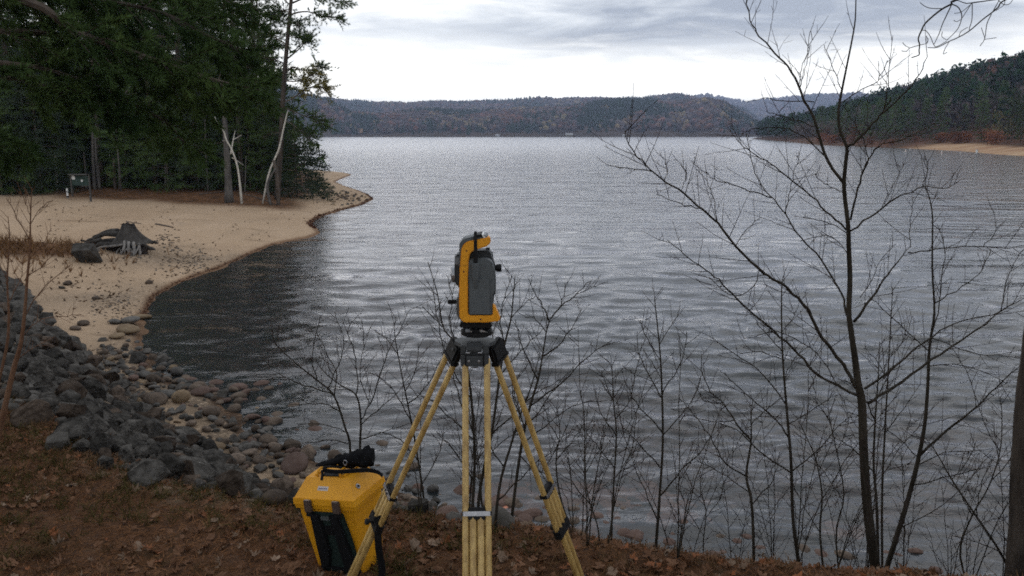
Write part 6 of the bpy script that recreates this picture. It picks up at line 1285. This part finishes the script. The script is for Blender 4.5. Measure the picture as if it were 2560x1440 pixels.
shr = [
 ('slender grey stem rising between the trunks of the two largest bare trees', [(2196, 1440), (2192, 1265), (2184, 1162), (2189, 1034), (2195, 950), (2199, 854)], 4.55, .011, [([(2188, 1050), (2150, 980), (2110, 950)], .004), ([(2190, 1000), (2220, 940), (2250, 900)], .004), ([(2186, 1180), (2130, 1120), (2080, 1090)], .004)]),
 ('thin upright stem close behind the leaning bare tree', [(2206, 1440), (2205, 1250), (2212, 1085), (2219, 957), (2227, 803), (2232, 720)], 4.9, .010, [([(2212, 1085), (2260, 1020), (2300, 960)], .004), ([(2219, 957), (2190, 900), (2160, 870)], .003), ([(2222, 900), (2260, 850), (2280, 790)], .003)]),
 ('straight slim sapling left of the tallest bare tree', [(2003, 1440), (1984, 1317), (1978, 1162), (1970, 1060), (1962, 967), (1955, 854), (1954, 731), (1958, 690)], 4.6, .013,
  [([(1975, 1100), (1930, 1040), (1870, 990), (1810, 930)], .005), ([(1972, 1060), (2040, 1020), (2090, 980)], .004), ([(1965, 1010), (1900, 930), (1830, 880), (1770, 840)], .004), ([(1976, 1180), (1900, 1130), (1850, 1080), (1800, 1060)], .005), ([(1962, 940), (1990, 890), (2030, 860)], .003), ([(1957, 880), (1920, 840), (1890, 800)], .003), ([(1978, 1180), (2050, 1120), (2100, 1060), (2130, 1040)], .004), ([(1956, 830), (1985, 790), (2000, 750)], .0025), ([(1960, 900), (1900, 880), (1850, 885)], .003)]),
 ('forked sapling with a wide left arm, left of the slim straight one', [(1886, 1440), (1880, 1265), (1866, 1193), (1874, 1130), (1878, 1100), (1878, 1039), (1882, 1000)], 4.5, .011,
  [([(1872, 1098), (1834, 1049), (1808, 1008), (1777, 977), (1755, 930), (1752, 890)], .006), ([(1866, 1193), (1810, 1150), (1775, 1090), (1730, 1030), (1700, 1000)], .005), ([(1878, 1060), (1920, 1020), (1960, 990)], .004), ([(1808, 1008), (1760, 1000), (1740, 965)], .003), ([(1880, 1260), (1930, 1200), (1950, 1130)], .004), ([(1834, 1049), (1790, 1055), (1740, 1045)], .003), ([(1872, 1230), (1800, 1180), (1740, 1150)], .003)]),
 ('upright many twigged shrub at the right of the drowned red stones', [(1637, 1400), (1645, 1300), (1649, 1240), (1657, 1111), (1655, 983), (1650, 880), (1639, 772), (1636, 745)], 4.4, .011,
  [([(1655, 1080), (1610, 1030), (1580, 990), (1560, 950)], .004), ([(1656, 1000), (1625, 940), (1600, 890), (1592, 830)], .004), ([(1655, 985), (1690, 930), (1710, 880), (1716, 830)], .004), ([(1650, 900), (1620, 850), (1600, 800)], .003), ([(1657, 1090), (1700, 1040), (1740, 980), (1755, 930)], .004), ([(1648, 860), (1680, 810), (1700, 770)], .003), ([(1650, 1240), (1700, 1180), (1760, 1120), (1790, 1060)], .005), ([(1652, 1170), (1590, 1100), (1550, 1060)], .004), ([(1645, 1300), (1600, 1200), (1570, 1120)], .004)]),
 ('thin paired stem shrub left of the many twigged one', [(1526, 1400), (1530, 1300), (1534, 1214), (1541, 1085), (1533, 1000), (1531, 931), (1520, 900)], 4.3, .008, [([(1540, 1090), (1500, 1030), (1490, 980)], .003), ([(1538, 1050), (1575, 1000), (1590, 930), (1605, 860)], .0035), ([(1533, 1000), (1515, 960), (1505, 930)], .003), ([(1535, 1200), (1580, 1120), (1590, 1040)], .003), ([(1536, 1170), (1490, 1110), (1450, 1060)], .003)]),
 ('sparse low sprig at the right foot of the tripod', [(1500, 1400), (1495, 1320), (1470, 1240), (1460, 1150), (1465, 1080)], 4.2, .006, [([(1480, 1270), (1430, 1200), (1420, 1140)], .003), ([(1465, 1180), (1500, 1120), (1510, 1060)], .003)]),
 ('spreading shrub behind the yellow case, twisting to the left', [(872, 1260), (876, 1130), (862, 1067), (835, 989), (792, 950), (743, 911), (700, 872), (680, 850)], 5.3, .012, [([(835, 989), (800, 975), (750, 960), (700, 935), (650, 910)], .005), ([(850, 1030), (815, 1010), (780, 1010), (720, 1010)], .004), ([(870, 1110), (830, 1100), (780, 1105), (710, 1115)], .004), ([(792, 950), (780, 900), (790, 840), (800, 790)], .004), ([(835, 989), (840, 930), (810, 870), (790, 830)], .004), ([(820, 975), (850, 900), (860, 850), (835, 780)], .004), ([(866, 1080), (800, 1060), (740, 1060)], .003)]),
 ('twisted two armed shrub just behind the black pouch', [(898, 1250), (900, 1115), (902, 1052), (891, 989), (850, 962), (811, 931), (790, 900)], 5.1, .011, [([(901, 1052), (930, 1000), (962, 901), (990, 840), (1025, 775)], .005), ([(902, 1060), (950, 1020), (1000, 975), (1030, 930)], .004), ([(891, 989), (895, 940), (885, 880), (870, 830), (880, 800)], .004), ([(900, 1100), (960, 1080), (1020, 1060)], .004), ([(925, 1010), (900, 940), (910, 860), (905, 800)], .003)]),
 ('slim shrub seen between the case and the left tripod leg', [(1075, 1400), (1060, 1250), (1042, 1130), (1030, 1062), (1010, 965), (996, 892), (986, 828), (990, 790)], 4.9, .009, [([(1030, 1062), (1000, 1000), (960, 950), (920, 930)], .004), ([(1012, 980), (1040, 920), (1045, 860)], .003), ([(996, 892), (970, 850), (940, 830)], .003), ([(1045, 1150), (1000, 1100), (950, 1080)], .004), ([(1020, 1010), (1070, 960), (1100, 900)], .004), ([(1055, 1210), (1100, 1130), (1110, 1060)], .004)]),
 ('tall twiggy stem behind the front tripod leg, left of the pair', [(1176, 1400), (1181, 1271), (1186, 1180), (1185, 1086), (1171, 940), (1140, 860), (1108, 819), (1095, 740), (1070, 655)], 4.6, .013, [([(1185, 1086), (1150, 1000), (1130, 930), (1100, 880)], .005), ([(1178, 1000), (1120, 900), (1095, 800), (1080, 720)], .004), ([(1184, 1100), (1120, 1040), (1080, 1000), (1040, 990)], .004), ([(1140, 860), (1125, 800), (1130, 750), (1120, 690)], .003), ([(1182, 1200), (1130, 1120), (1090, 1080)], .005), ([(1108, 819), (1080, 790), (1055, 765)], .003), ([(1190, 1160), (1230, 1090), (1260, 1010)], .004)]),
 ('tall twiggy stem behind the front tripod leg, right of the pair', [(1196, 1400), (1195, 1271), (1210, 1170), (1229, 1086), (1249, 940), (1262, 860), (1278, 794), (1284, 730), (1288, 687)], 4.7, .013, [([(1249, 940), (1300, 880), (1340, 840), (1370, 810)], .004), ([(1262, 860), (1250, 800), (1262, 740), (1280, 690)], .004), ([(1240, 1000), (1290, 950), (1330, 900)], .004), ([(1229, 1086), (1290, 1030), (1330, 990), (1400, 950)], .005), ([(1278, 794), (1310, 760), (1340, 740)], .003), ([(1255, 900), (1230, 850), (1250, 780)], .003), ([(1215, 1150), (1260, 1100), (1310, 1080)], .004)]),
 ('forked dark shrub right of the total station, its top fork level with the base', [(1272, 1400), (1280, 1290), (1304, 1110), (1326, 1013), (1345, 950), (1356, 892), (1366, 830), (1374, 799)], 4.5, .012,
  [([(1374, 799), (1360, 770), (1346, 746), (1330, 720), (1322, 697)], .004), ([(1374, 799), (1399, 770), (1440, 735), (1477, 702)], .005), ([(1399, 770), (1410, 740), (1412, 705)], .003), ([(1440, 735), (1478, 720), (1500, 712)], .002), ([(1345, 950), (1320, 900), (1300, 850), (1290, 800)], .004), ([(1356, 892), (1400, 860), (1440, 800), (1455, 770)], .004), ([(1326, 1013), (1400, 960), (1460, 900), (1530, 850)], .005), ([(1304, 1110), (1370, 1060), (1420, 1020), (1480, 1000)], .004), ([(1366, 830), (1340, 800), (1310, 790)], .003), ([(1300, 1140), (1350, 1180), (1390, 1120), (1420, 1060)], .004), ([(1312, 1070), (1290, 1000), (1275, 930)], .004)]),
 ('dense dark shrub stem leaning right beside the front tripod leg', [(1235, 1400), (1240, 1290), (1252, 1200), (1275, 1120), (1300, 1040), (1330, 960), (1350, 880)], 4.35, .012, [([(1260, 1170), (1220, 1100), (1215, 1020)], .004), ([(1290, 1080), (1340, 1040), (1380, 980), (1420, 930)], .004), ([(1300, 1040), (1280, 980), (1285, 920)], .004), ([(1245, 1250), (1300, 1200), (1350, 1150), (1400, 1120)], .005)]),
 ('thin shrub below the right tripod leg', [(1440, 1440), (1430, 1340), (1400, 1240), (1390, 1150), (1400, 1080), (1390, 1010)], 4.3, .008, [([(1400, 1240), (1350, 1180), (1320, 1120)], .003), ([(1392, 1150), (1440, 1090), (1470, 1030)], .003), ([(1395, 1100), (1370, 1050), (1360, 1000)], .003)]),
 ('two stemmed shrub at the foot of the tallest bare tree, on its left', [(2060, 1440), (2050, 1330), (2055, 1240), (2040, 1150), (2010, 1080), (1990, 1040)], 4.4, .008, [([(2052, 1280), (2100, 1200), (2140, 1140)], .003), ([(2045, 1180), (2080, 1100), (2070, 1040)], .003), ([(2050, 1330), (2000, 1250), (1980, 1200)], .003)]),
 ('arched thin shrub between the bare trees and the rough trunk at the right edge', [(2420, 1460), (2400, 1380), (2430, 1290), (2470, 1220), (2500, 1130), (2505, 1040), (2500, 990)], 4.6, .008, [([(2430, 1290), (2390, 1220), (2350, 1190)], .003), ([(2500, 1130), (2460, 1060), (2440, 990)], .003), ([(2480, 1200), (2530, 1140), (2550, 1080)], .003), ([(2410, 1340), (2470, 1300), (2540, 1290)], .003)]),
 ('crossing thin stems leaning left from the rough trunk at the right edge', [(2530, 1440), (2500, 1380), (2440, 1290), (2380, 1200), (2340, 1130), (2310, 1090)], 4.2, .009, [([(2440, 1290), (2450, 1220), (2480, 1150)], .004), ([(2500, 1380), (2430, 1350), (2380, 1340)], .003), ([(2380, 1200), (2420, 1150), (2440, 1100)], .003)]),
 ('low sprigs growing from the leaf litter right of the tripod', [(1762, 1440), (1758, 1360), (1765, 1280), (1750, 1220), (1760, 1160)], 4.2, .005, [([(1760, 1300), (1800, 1250), (1810, 1200)], .002), ([(1760, 1340), (1720, 1280), (1700, 1230)], .002)]),
 ('spindly shrub between the slim sapling and the tallest bare tree', [(2100, 1440), (2090, 1340), (2110, 1240), (2090, 1120), (2070, 1020), (2075, 950)], 5.0, .007, [([(2105, 1250), (2060, 1180), (2020, 1130)], .003), ([(2092, 1130), (2120, 1060), (2110, 1000)], .003), ([(2080, 1060), (2040, 1000), (2030, 940)], .003)]),
]
for lab, tr_, d, r0, lm in shr:
    bank_tree('bare_shrub', lab, 'shrub', None, tr_, d, [r0 * .85, r0 * .7, r0 * .55, r0 * .35, r0 * .18], [(p, r) for p, r in lm], rb, tw=(22, .34), sides=6)
# small background sprigs along the lip of the bank
def sprigs():
    rg = np.random.default_rng(61)
    for i in range(34):
        x = rg.uniform(-.7, 4.2); d = rg.uniform(3.9, 5.6); z = hz(x, d); o = np.array([x, d, z - .03]); e = empty('thin_sprig', o, 'thin leafless sprig on the lip of the bank, ' + ('just right of the yellow case' if x < -.35 else 'behind the tripod' if x < .4 else 'right of the tripod' if x < 1.1 else 'below the many twigged shrub' if x < 1.9 else 'beside the tallest bare tree' if x < 2.8 else 'near the rough trunk'), 'shrub', 'leafless sprigs on the lip of the bank')
        for j in range(rg.integers(2, 4)):
            h = rg.uniform(.5, 1.35); a = rg.uniform(0, 6.28); l = rg.uniform(.05, .4) * h; S = spline([[0, 0, 0], [math.cos(a) * l * .3, math.sin(a) * l * .3, h * .45], [math.cos(a) * l, math.sin(a) * l, h]], 10) + rg.normal(0, .006, (10, 3)) * np.linspace(0, 1, 10)[:, None]
            b = B(); tube(b, S, np.linspace(.0045, .0014, 10), 4); st = link('stem', b.mesh('stem', M_TWIG, True), e); b = B(); grow_twigs(b, S, None, rg, int(12 * h), .28 * h, .2); link('twigs', b.mesh('twigs', M_TWIG2), st)
sprigs()
# young birch in front of the riprap on the left
bank_tree('young_birch', 'slender reddish young birch rising in front of the riprap at the left edge', 'tree', None, [(12, 1020), (30, 940), (52, 860), (62, 780), (68, 700), (75, 620), (76, 560), (78, 500), (80, 470)], 5.15, [.020, .016, .012, .009, .007, .005, .003, .002],
          [([(62, 790), (90, 740), (130, 700), (180, 660)], .004), ([(56, 840), (100, 800), (160, 790), (205, 785)], .003), ([(74, 600), (50, 560), (30, 520), (15, 495)], .003), ([(77, 560), (100, 520), (130, 500)], .0025), ([(72, 650), (100, 620), (130, 570)], .003), ([(66, 720), (40, 690), (25, 650)], .003), ([(68, 690), (110, 660), (150, 610)], .003), ([(40, 900), (80, 870), (120, 850)], .003), ([(77, 540), (60, 500), (50, 480)], .002)], rb, m=M_REDTWIG, twm=M_REDTWIG, tw=(26, .22), sides=7)
bank_tree('young_birch', 'second thin reddish stem beside the young birch, further left', 'tree', None, [(-20, 1010), (10, 900), (22, 800), (18, 700), (24, 600), (20, 540)], 5.5, [.012, .010, .007, .004, .002], [([(20, 760), (50, 700), (60, 640)], .003), ([(18, 700), (-10, 640), (-20, 600)], .003)], rb, m=M_REDTWIG, twm=M_REDTWIG, tw=(20, .2), sides=6)
# rough trunk at the right edge with the twigs that hang into the upper right corner
def edge_tree():
    rg = np.random.default_rng(70); y = 4.1
    tp = [(2560, 1700), (2562, 1440), (2566, 1300), (2568, 1150), (2578, 1000), (2592, 860), (2610, 700), (2640, 400), (2690, 0), (2720, -500)]
    W = np.array([at(px, py, y) for px, py in tp]); W[0, 2] = hz(W[0, 0], W[0, 1]) - .05; o = W[0].copy(); e = empty('rough_trunk_tree', o, 'rough dark trunk at the right edge with bare twigs hanging into the upper right corner', 'tree')
    S = spline(W - o, 40); n = 18; a = np.arange(n) * 2 * np.pi / n; R_ = np.interp(np.linspace(0, 1, 40), [0, .2, .5, 1], [.105, .082, .068, .05]); V = []
    for i in range(40): rr = R_[i] * (1 + .10 * vnoise(a * 2.2, a * 0 + i * .5, 3) + .05 * vnoise(a * 5, a * 0 + i * 1.7, 5)); V.append(S[i] + np.stack([rr * np.cos(a), rr * np.sin(a), 0 * a], -1))
    b = B(); q = grid_tris(40, n, True); b.add(np.vstack(V), np.vstack([q[:, :3], q[:, [0, 2, 3]]])); link('trunk', b.mesh('trunk', M_DARKBARK, True), e)
    Z = lambda l: [(2200 + x / 7.11, z / 7.11) for x, z in l]
    curves = [([(3400, -500), (2200, -260), (1340, 0), (1270, 70), (1120, 150), (960, 270), (800, 420), (740, 540), (690, 650), (685, 720), (705, 800), (695, 900), (692, 975), (560, 1025)], .0075), ([(1120, 150), (980, 152), (870, 140), (780, 100), (710, 45)], .003), ([(1270, 90), (1180, 280), (1110, 430), (1050, 600), (960, 790)], .004), ([(1280, 75), (1390, 130), (1450, 250), (1440, 370), (1370, 530), (1190, 715)], .004),
              ([(740, 540), (820, 550), (900, 660), (945, 770), (1000, 830), (1180, 735)], .0025), ([(705, 800), (530, 855), (470, 910), (380, 905)], .0025), ([(530, 855), (450, 810), (400, 755)], .002), ([(705, 800), (830, 770), (850, 700), (820, 640)], .0022),
              ([(2900, -300), (2220, 0), (2100, 130), (1980, 230), (1820, 350), (1600, 540), (1400, 660), (1220, 740), (1020, 840), (850, 845)], .0055), ([(1230, 740), (1160, 860), (1125, 960), (1190, 930)], .0022), ([(1980, 250), (1900, 430), (1860, 690), (1775, 820)], .003), ([(1860, 700), (2070, 670)], .002), ([(1860, 670), (1800, 490)], .002),
              ([(2400, -60), (1640, 50), (1500, 50), (1380, 10), (1300, 40)], .004), ([(1640, 50), (1635, 340), (1590, 500), (1600, 540)], .003), ([(1630, 55), (1460, 320)], .0025), ([(1600, 90), (1450, 210), (1320, 238)], .002), ([(1430, 350), (1360, 385), (1310, 360)], .002), ([(1400, 660), (1440, 560), (1560, 485)], .002), ([(1640, 45), (1980, 0)], .0025), ([(2100, 0), (2200, 80), (2300, 70), (2370, -20)], .0025), ([(2010, 200), (2120, 0)], .0035), ([(2060, 190), (2200, 90), (2220, 0)], .002), ([(1190, 715), (1100, 650), (1110, 560)], .002)]
    main = None; b0 = B(); tube(b0, spline(np.array([S[30], at(2640, -150, 3.6) - o, at(2678, -70, 3.4) - o]), 8), np.linspace(.02, .008, 8), 6); main = link('limb', b0.mesh('limb', M_TWIG, True), e)
    for i, (pts, r0) in enumerate(curves):
        dist = 3.4 + .0 * i; Lp = np.array([at(px, py, dist) for px, py in Z(pts)]) - o; b = B(); tube(b, spline(Lp, len(pts) * 4), np.linspace(r0 * .6, max(.0013, r0 * .28), len(pts) * 4), 5); link('hanging_twig', b.mesh('hanging_twig', M_TWIG, True), main)
edge_tree()

# ================================================================ LEAF LITTER, GRASS
def leaf_mesh(rng, m, lobed=True):
    n = 14; a = np.linspace(-2.7, 2.7, n); r = np.where(np.arange(n) % 2 == 0, 1.0, .55 if lobed else .85) * (1 - .25 * np.abs(a) / 2.7) * rng.uniform(.7, 1.25, n)
    x = r * np.sin(a) * .42; y = r * np.cos(a) * .55; cu = rng.uniform(.3, 2.2); z = cu * (x ** 2) * 1.6 + rng.uniform(.1, 1.0) * y ** 2 + rng.normal(0, .05, n)
    V = np.vstack([[[0, -.02, 0]], np.stack([x, y, z], -1)]); T = [(0, i, i + 1) for i in range(1, n)]; st = [[-.012, -.45, .03], [.012, -.45, .03], [.0, -.75, .12]]; k = len(V); V = np.vstack([V, st]); T.append((k, k + 1, k + 2))
    return mesh_np('leaf', V, np.array(T)[:, ::-1], m, False)
LM = [mat('leaf_brown', (0.11, 0.052, 0.026), (0.21, 0.11, 0.06), scale=4, rough=.8, rnd=.4, spec=.2), mat('leaf_tan', (0.13, 0.085, 0.055), (0.24, 0.17, 0.12), scale=4, rough=.8, rnd=.3, spec=.2), mat('leaf_orange', (0.21, 0.075, 0.026), (0.15, 0.06, 0.028), scale=4, rough=.75, rnd=.3, spec=.25)]
def litter():
    rg = np.random.default_rng(88); vs = {k: [leaf_mesh(rg, LM[k], i % 2 == 0) for i in range(5)] for k in range(3)}
    lab = ['dry brown leaf lying on the near bank', 'pale tan leaf lying on the near bank', 'orange leaf lying on the near bank']; grp = ['brown leaves on the near bank', 'tan leaves on the near bank', 'orange leaves on the near bank']
    def one(x, y, s, k, label, group, me=None, up=0.):
        o = bpy.data.objects.new('fallen_leaf', me or vs[k][rg.integers(0, 5)]); COL.objects.link(o); o.location = (x, y, hz(x, y) + .012 + up); o.scale = (s, s, s); o.rotation_euler = (rg.normal(0, .35), rg.normal(0, .35), rg.uniform(0, 6.28)); tag(o, label, 'leaf', group)
    for px, py, s, k, l in [(1035, 1372, .105, 1, 'large pale leaf on the bank between the yellow case and the front tripod leg'), (370, 1363, .075, 2, 'bright orange leaf standing on edge at the lower left'), (140, 1358, .09, 1, 'long pale curled leaf on the lower left bank'), (1100, 1285, .08, 2, 'orange leaf on the lip of the bank left of the front tripod leg'), (1110, 1350, .07, 2, 'reddish leaf just left of the front tripod leg'), (620, 1370, .075, 1, 'pale folded leaf left of the yellow case'), (530, 1265, .06, 1, 'pale leaf among the grass above the lower left bank'), (1330, 1425, .06, 1, 'small pale leaf below the right tripod leg')]:
        p = on(px, py, 3.08); p = on(px, py, hz(p[0], p[1])); one(p[0], p[1], s, k, l, None)
    n = 0; tot = 0; b = [B(), B(), B()]
    N_ = 20000; x = rg.uniform(-5, 4.4, N_); y = rg.uniform(2.5, 7.2, N_); pl = sdist(x, y, PLAT); dens = .30 + 1.3 * fbm(x * .9 + 3, y * .9, 3, 12); px = 1280 + F * x / (y * cP + 1.9 * sP)
    w = np.where(px < 700, .45, 1.0); ok = (pl > -.55) & (rg.random(N_) < (dens + .35) * w) & (px > -60) & (px < 2650); I = np.where(ok)[0]; z = height(x[I], y[I])
    sz = rg.uniform(.035, .088, len(I)) * (.95 + .0 * x[I]); kk = rg.choice([0, 0, 0, 0, 0, 0, 0, 1, 2], len(I)); od = np.argsort(-sz / y[I]); cnt = 0
    for j in od:
        i = I[j]
        if cnt < 285 and y[i] < 4.2 and 0 < px[i] < 2000: one(x[i], y[i], sz[j], kk[j], lab[kk[j]], grp[kk[j]]); cnt += 1; continue
        me = vs[kk[j]][rg.integers(0, 5)]
        if me.name not in LC: v = np.empty(len(me.vertices) * 3, np.float32); me.vertices.foreach_get('co', v); t = np.empty(len(me.polygons) * 3, np.int32); me.loops.foreach_get('vertex_index', t); LC[me.name] = (v.reshape(-1, 3), t.reshape(-1, 3))
        v, t = LC[me.name]; R = np.array(Matrix.Rotation(rg.uniform(0, 6.28), 3, 'Z') @ Matrix.Rotation(rg.normal(0, .4), 3, 'X') @ Matrix.Rotation(rg.normal(0, .4), 3, 'Y')); b[kk[j]].add((v * sz[j]) @ R.T + [x[i], y[i], z[j] + .008], t)
    for k, nm in enumerate(('brown_leaf_litter', 'tan_leaf_litter', 'orange_leaf_litter')): tag(b[k].obj(nm, LM[k]), kind='stuff')
    # pine needles and leaf scraps
    b = B(); N_ = 90000; x = rg.uniform(-5.2, 4.6, N_); y = rg.uniform(2.5, 7.4, N_); pl = sdist(x, y, PLAT); ok = pl > -.9; x, y = x[ok], y[ok]; z = height(x, y) + .004; n = len(x); a = rg.uniform(0, 6.28, n); D = np.stack([np.cos(a), np.sin(a), rg.uniform(-.1, .5, n)], -1)
    tufts(b, np.stack([x, y, z], -1), D, 1, .055, .0045, .1, rg); tag(b.obj('needle_litter', mat('dead_needles', (0.11, 0.05, 0.022), (0.21, 0.10, 0.045), scale=1.5, rough=.9, spec=.1)), kind='stuff')
LC = {}
litter()
def grass():
    rg = np.random.default_rng(90)
    for nm, n, c1, c2, hh, xr, th in [('short_grass', 1100, (0.04, 0.038, 0.012), (0.085, 0.068, 0.026), .07, (-3.6, 0.2), .02), ('dry_grass', 600, (0.09, 0.055, 0.028), (0.14, 0.085, 0.045), .07, (-3.6, 4.5), .06)]:
        x = rg.uniform(xr[0] - 1.6, xr[1], n * 6); y = rg.uniform(2.6, 7.4, n * 6); pl = sdist(x, y, PLAT); f = fbm(x * 1.1 + (9 if nm[0] == 'd' else 0), y * 1.6, 4, 33); edge = (pl < .35) & (pl > -.35)
        ok = (pl > -.35) & ((f > .12) | (edge & (f > -.15)) | ((x < -2.2) & (y > 4.2) & (f > -.1))); I = np.where(ok)[0][:n]; x, y = x[I], y[I]; z = height(x, y); b = B(); n_ = len(x); k = 11
        P = np.repeat(np.stack([x, y, z], -1), k, 0) + rg.normal(0, .022, (n_ * k, 3)) * [1, 1, 0]; D = nrm(np.stack([rg.normal(0, .55, n_ * k), rg.normal(0, .55, n_ * k), np.ones(n_ * k)], -1)); S = nrm(np.cross(D, rg.normal(size=D.shape))) * .0022; L_ = hh * rg.uniform(.4, 1.4, (n_ * k, 1)); Bd = D * [1.8, 1.8, .25] * L_ * .55
        M1 = P + D * L_ * .55; Tp = M1 + Bd + [0, 0, .01]; V = np.stack([P - S, P + S, M1 + S * .8, M1 - S * .8, Tp], 1).reshape(-1, 3); q = np.arange(n_ * k)[:, None] * 5; T = np.concatenate([q + [0, 1, 2], q + [0, 2, 3], q + [3, 2, 4]]); b.add(V, T)
        tag(b.obj(nm, leafmat(nm + '_blades', c1, c2, 3, 0)), kind='stuff')
    # dry brush on the hump beside the stump
    b = B(); c = np.array([-18.6, 30.0]); n = 380; x = rg.normal(c[0], 1.9, n); y = rg.normal(c[1], 1.3, n); z = height(x, y); tufts(b, np.stack([x, y, z], -1), np.stack([rg.normal(0, .4, n), rg.normal(0, .4, n), np.ones(n)], -1), 5, .38, .035, .35, rg)
    tag(b.obj('dry_brush', leafmat('brush', (0.14, 0.075, 0.035), (0.24, 0.14, 0.07), 1.2, 0)), kind='stuff')
grass()

# ================================================================ AIR
def haze():
    m = bpy.data.materials.new('haze_air'); m.use_nodes = True; nt = m.node_tree; nt.nodes.remove(nt.nodes['Principled BSDF']); v = nt.nodes.new('ShaderNodeVolumePrincipled')
    v.inputs['Color'].default_value = (0.58, 0.69, 0.97, 1); v.inputs['Density'].default_value = HAZE; v.inputs['Anisotropy'].default_value = 0.2; nt.links.new(v.outputs[0], nt.nodes['Material Output'].inputs['Volume'])
    bm = bmesh.new(); bmesh.ops.create_cube(bm, size=1, matrix=Matrix.Translation((0, 2850, 102)) @ Matrix.Diagonal((9000, 6700, 224, 1))); me = bpy.data.meshes.new('haze'); bm.to_mesh(me); bm.free(); me.materials.append(m)
    tag(link('haze', me), kind='stuff')
HAZE = 0.00018
haze()
print("TRIS", sum(len(m.polygons)*(2 if len(m.polygons) and len(m.polygons[0].vertices)==4 else 1) for m in bpy.data.meshes))
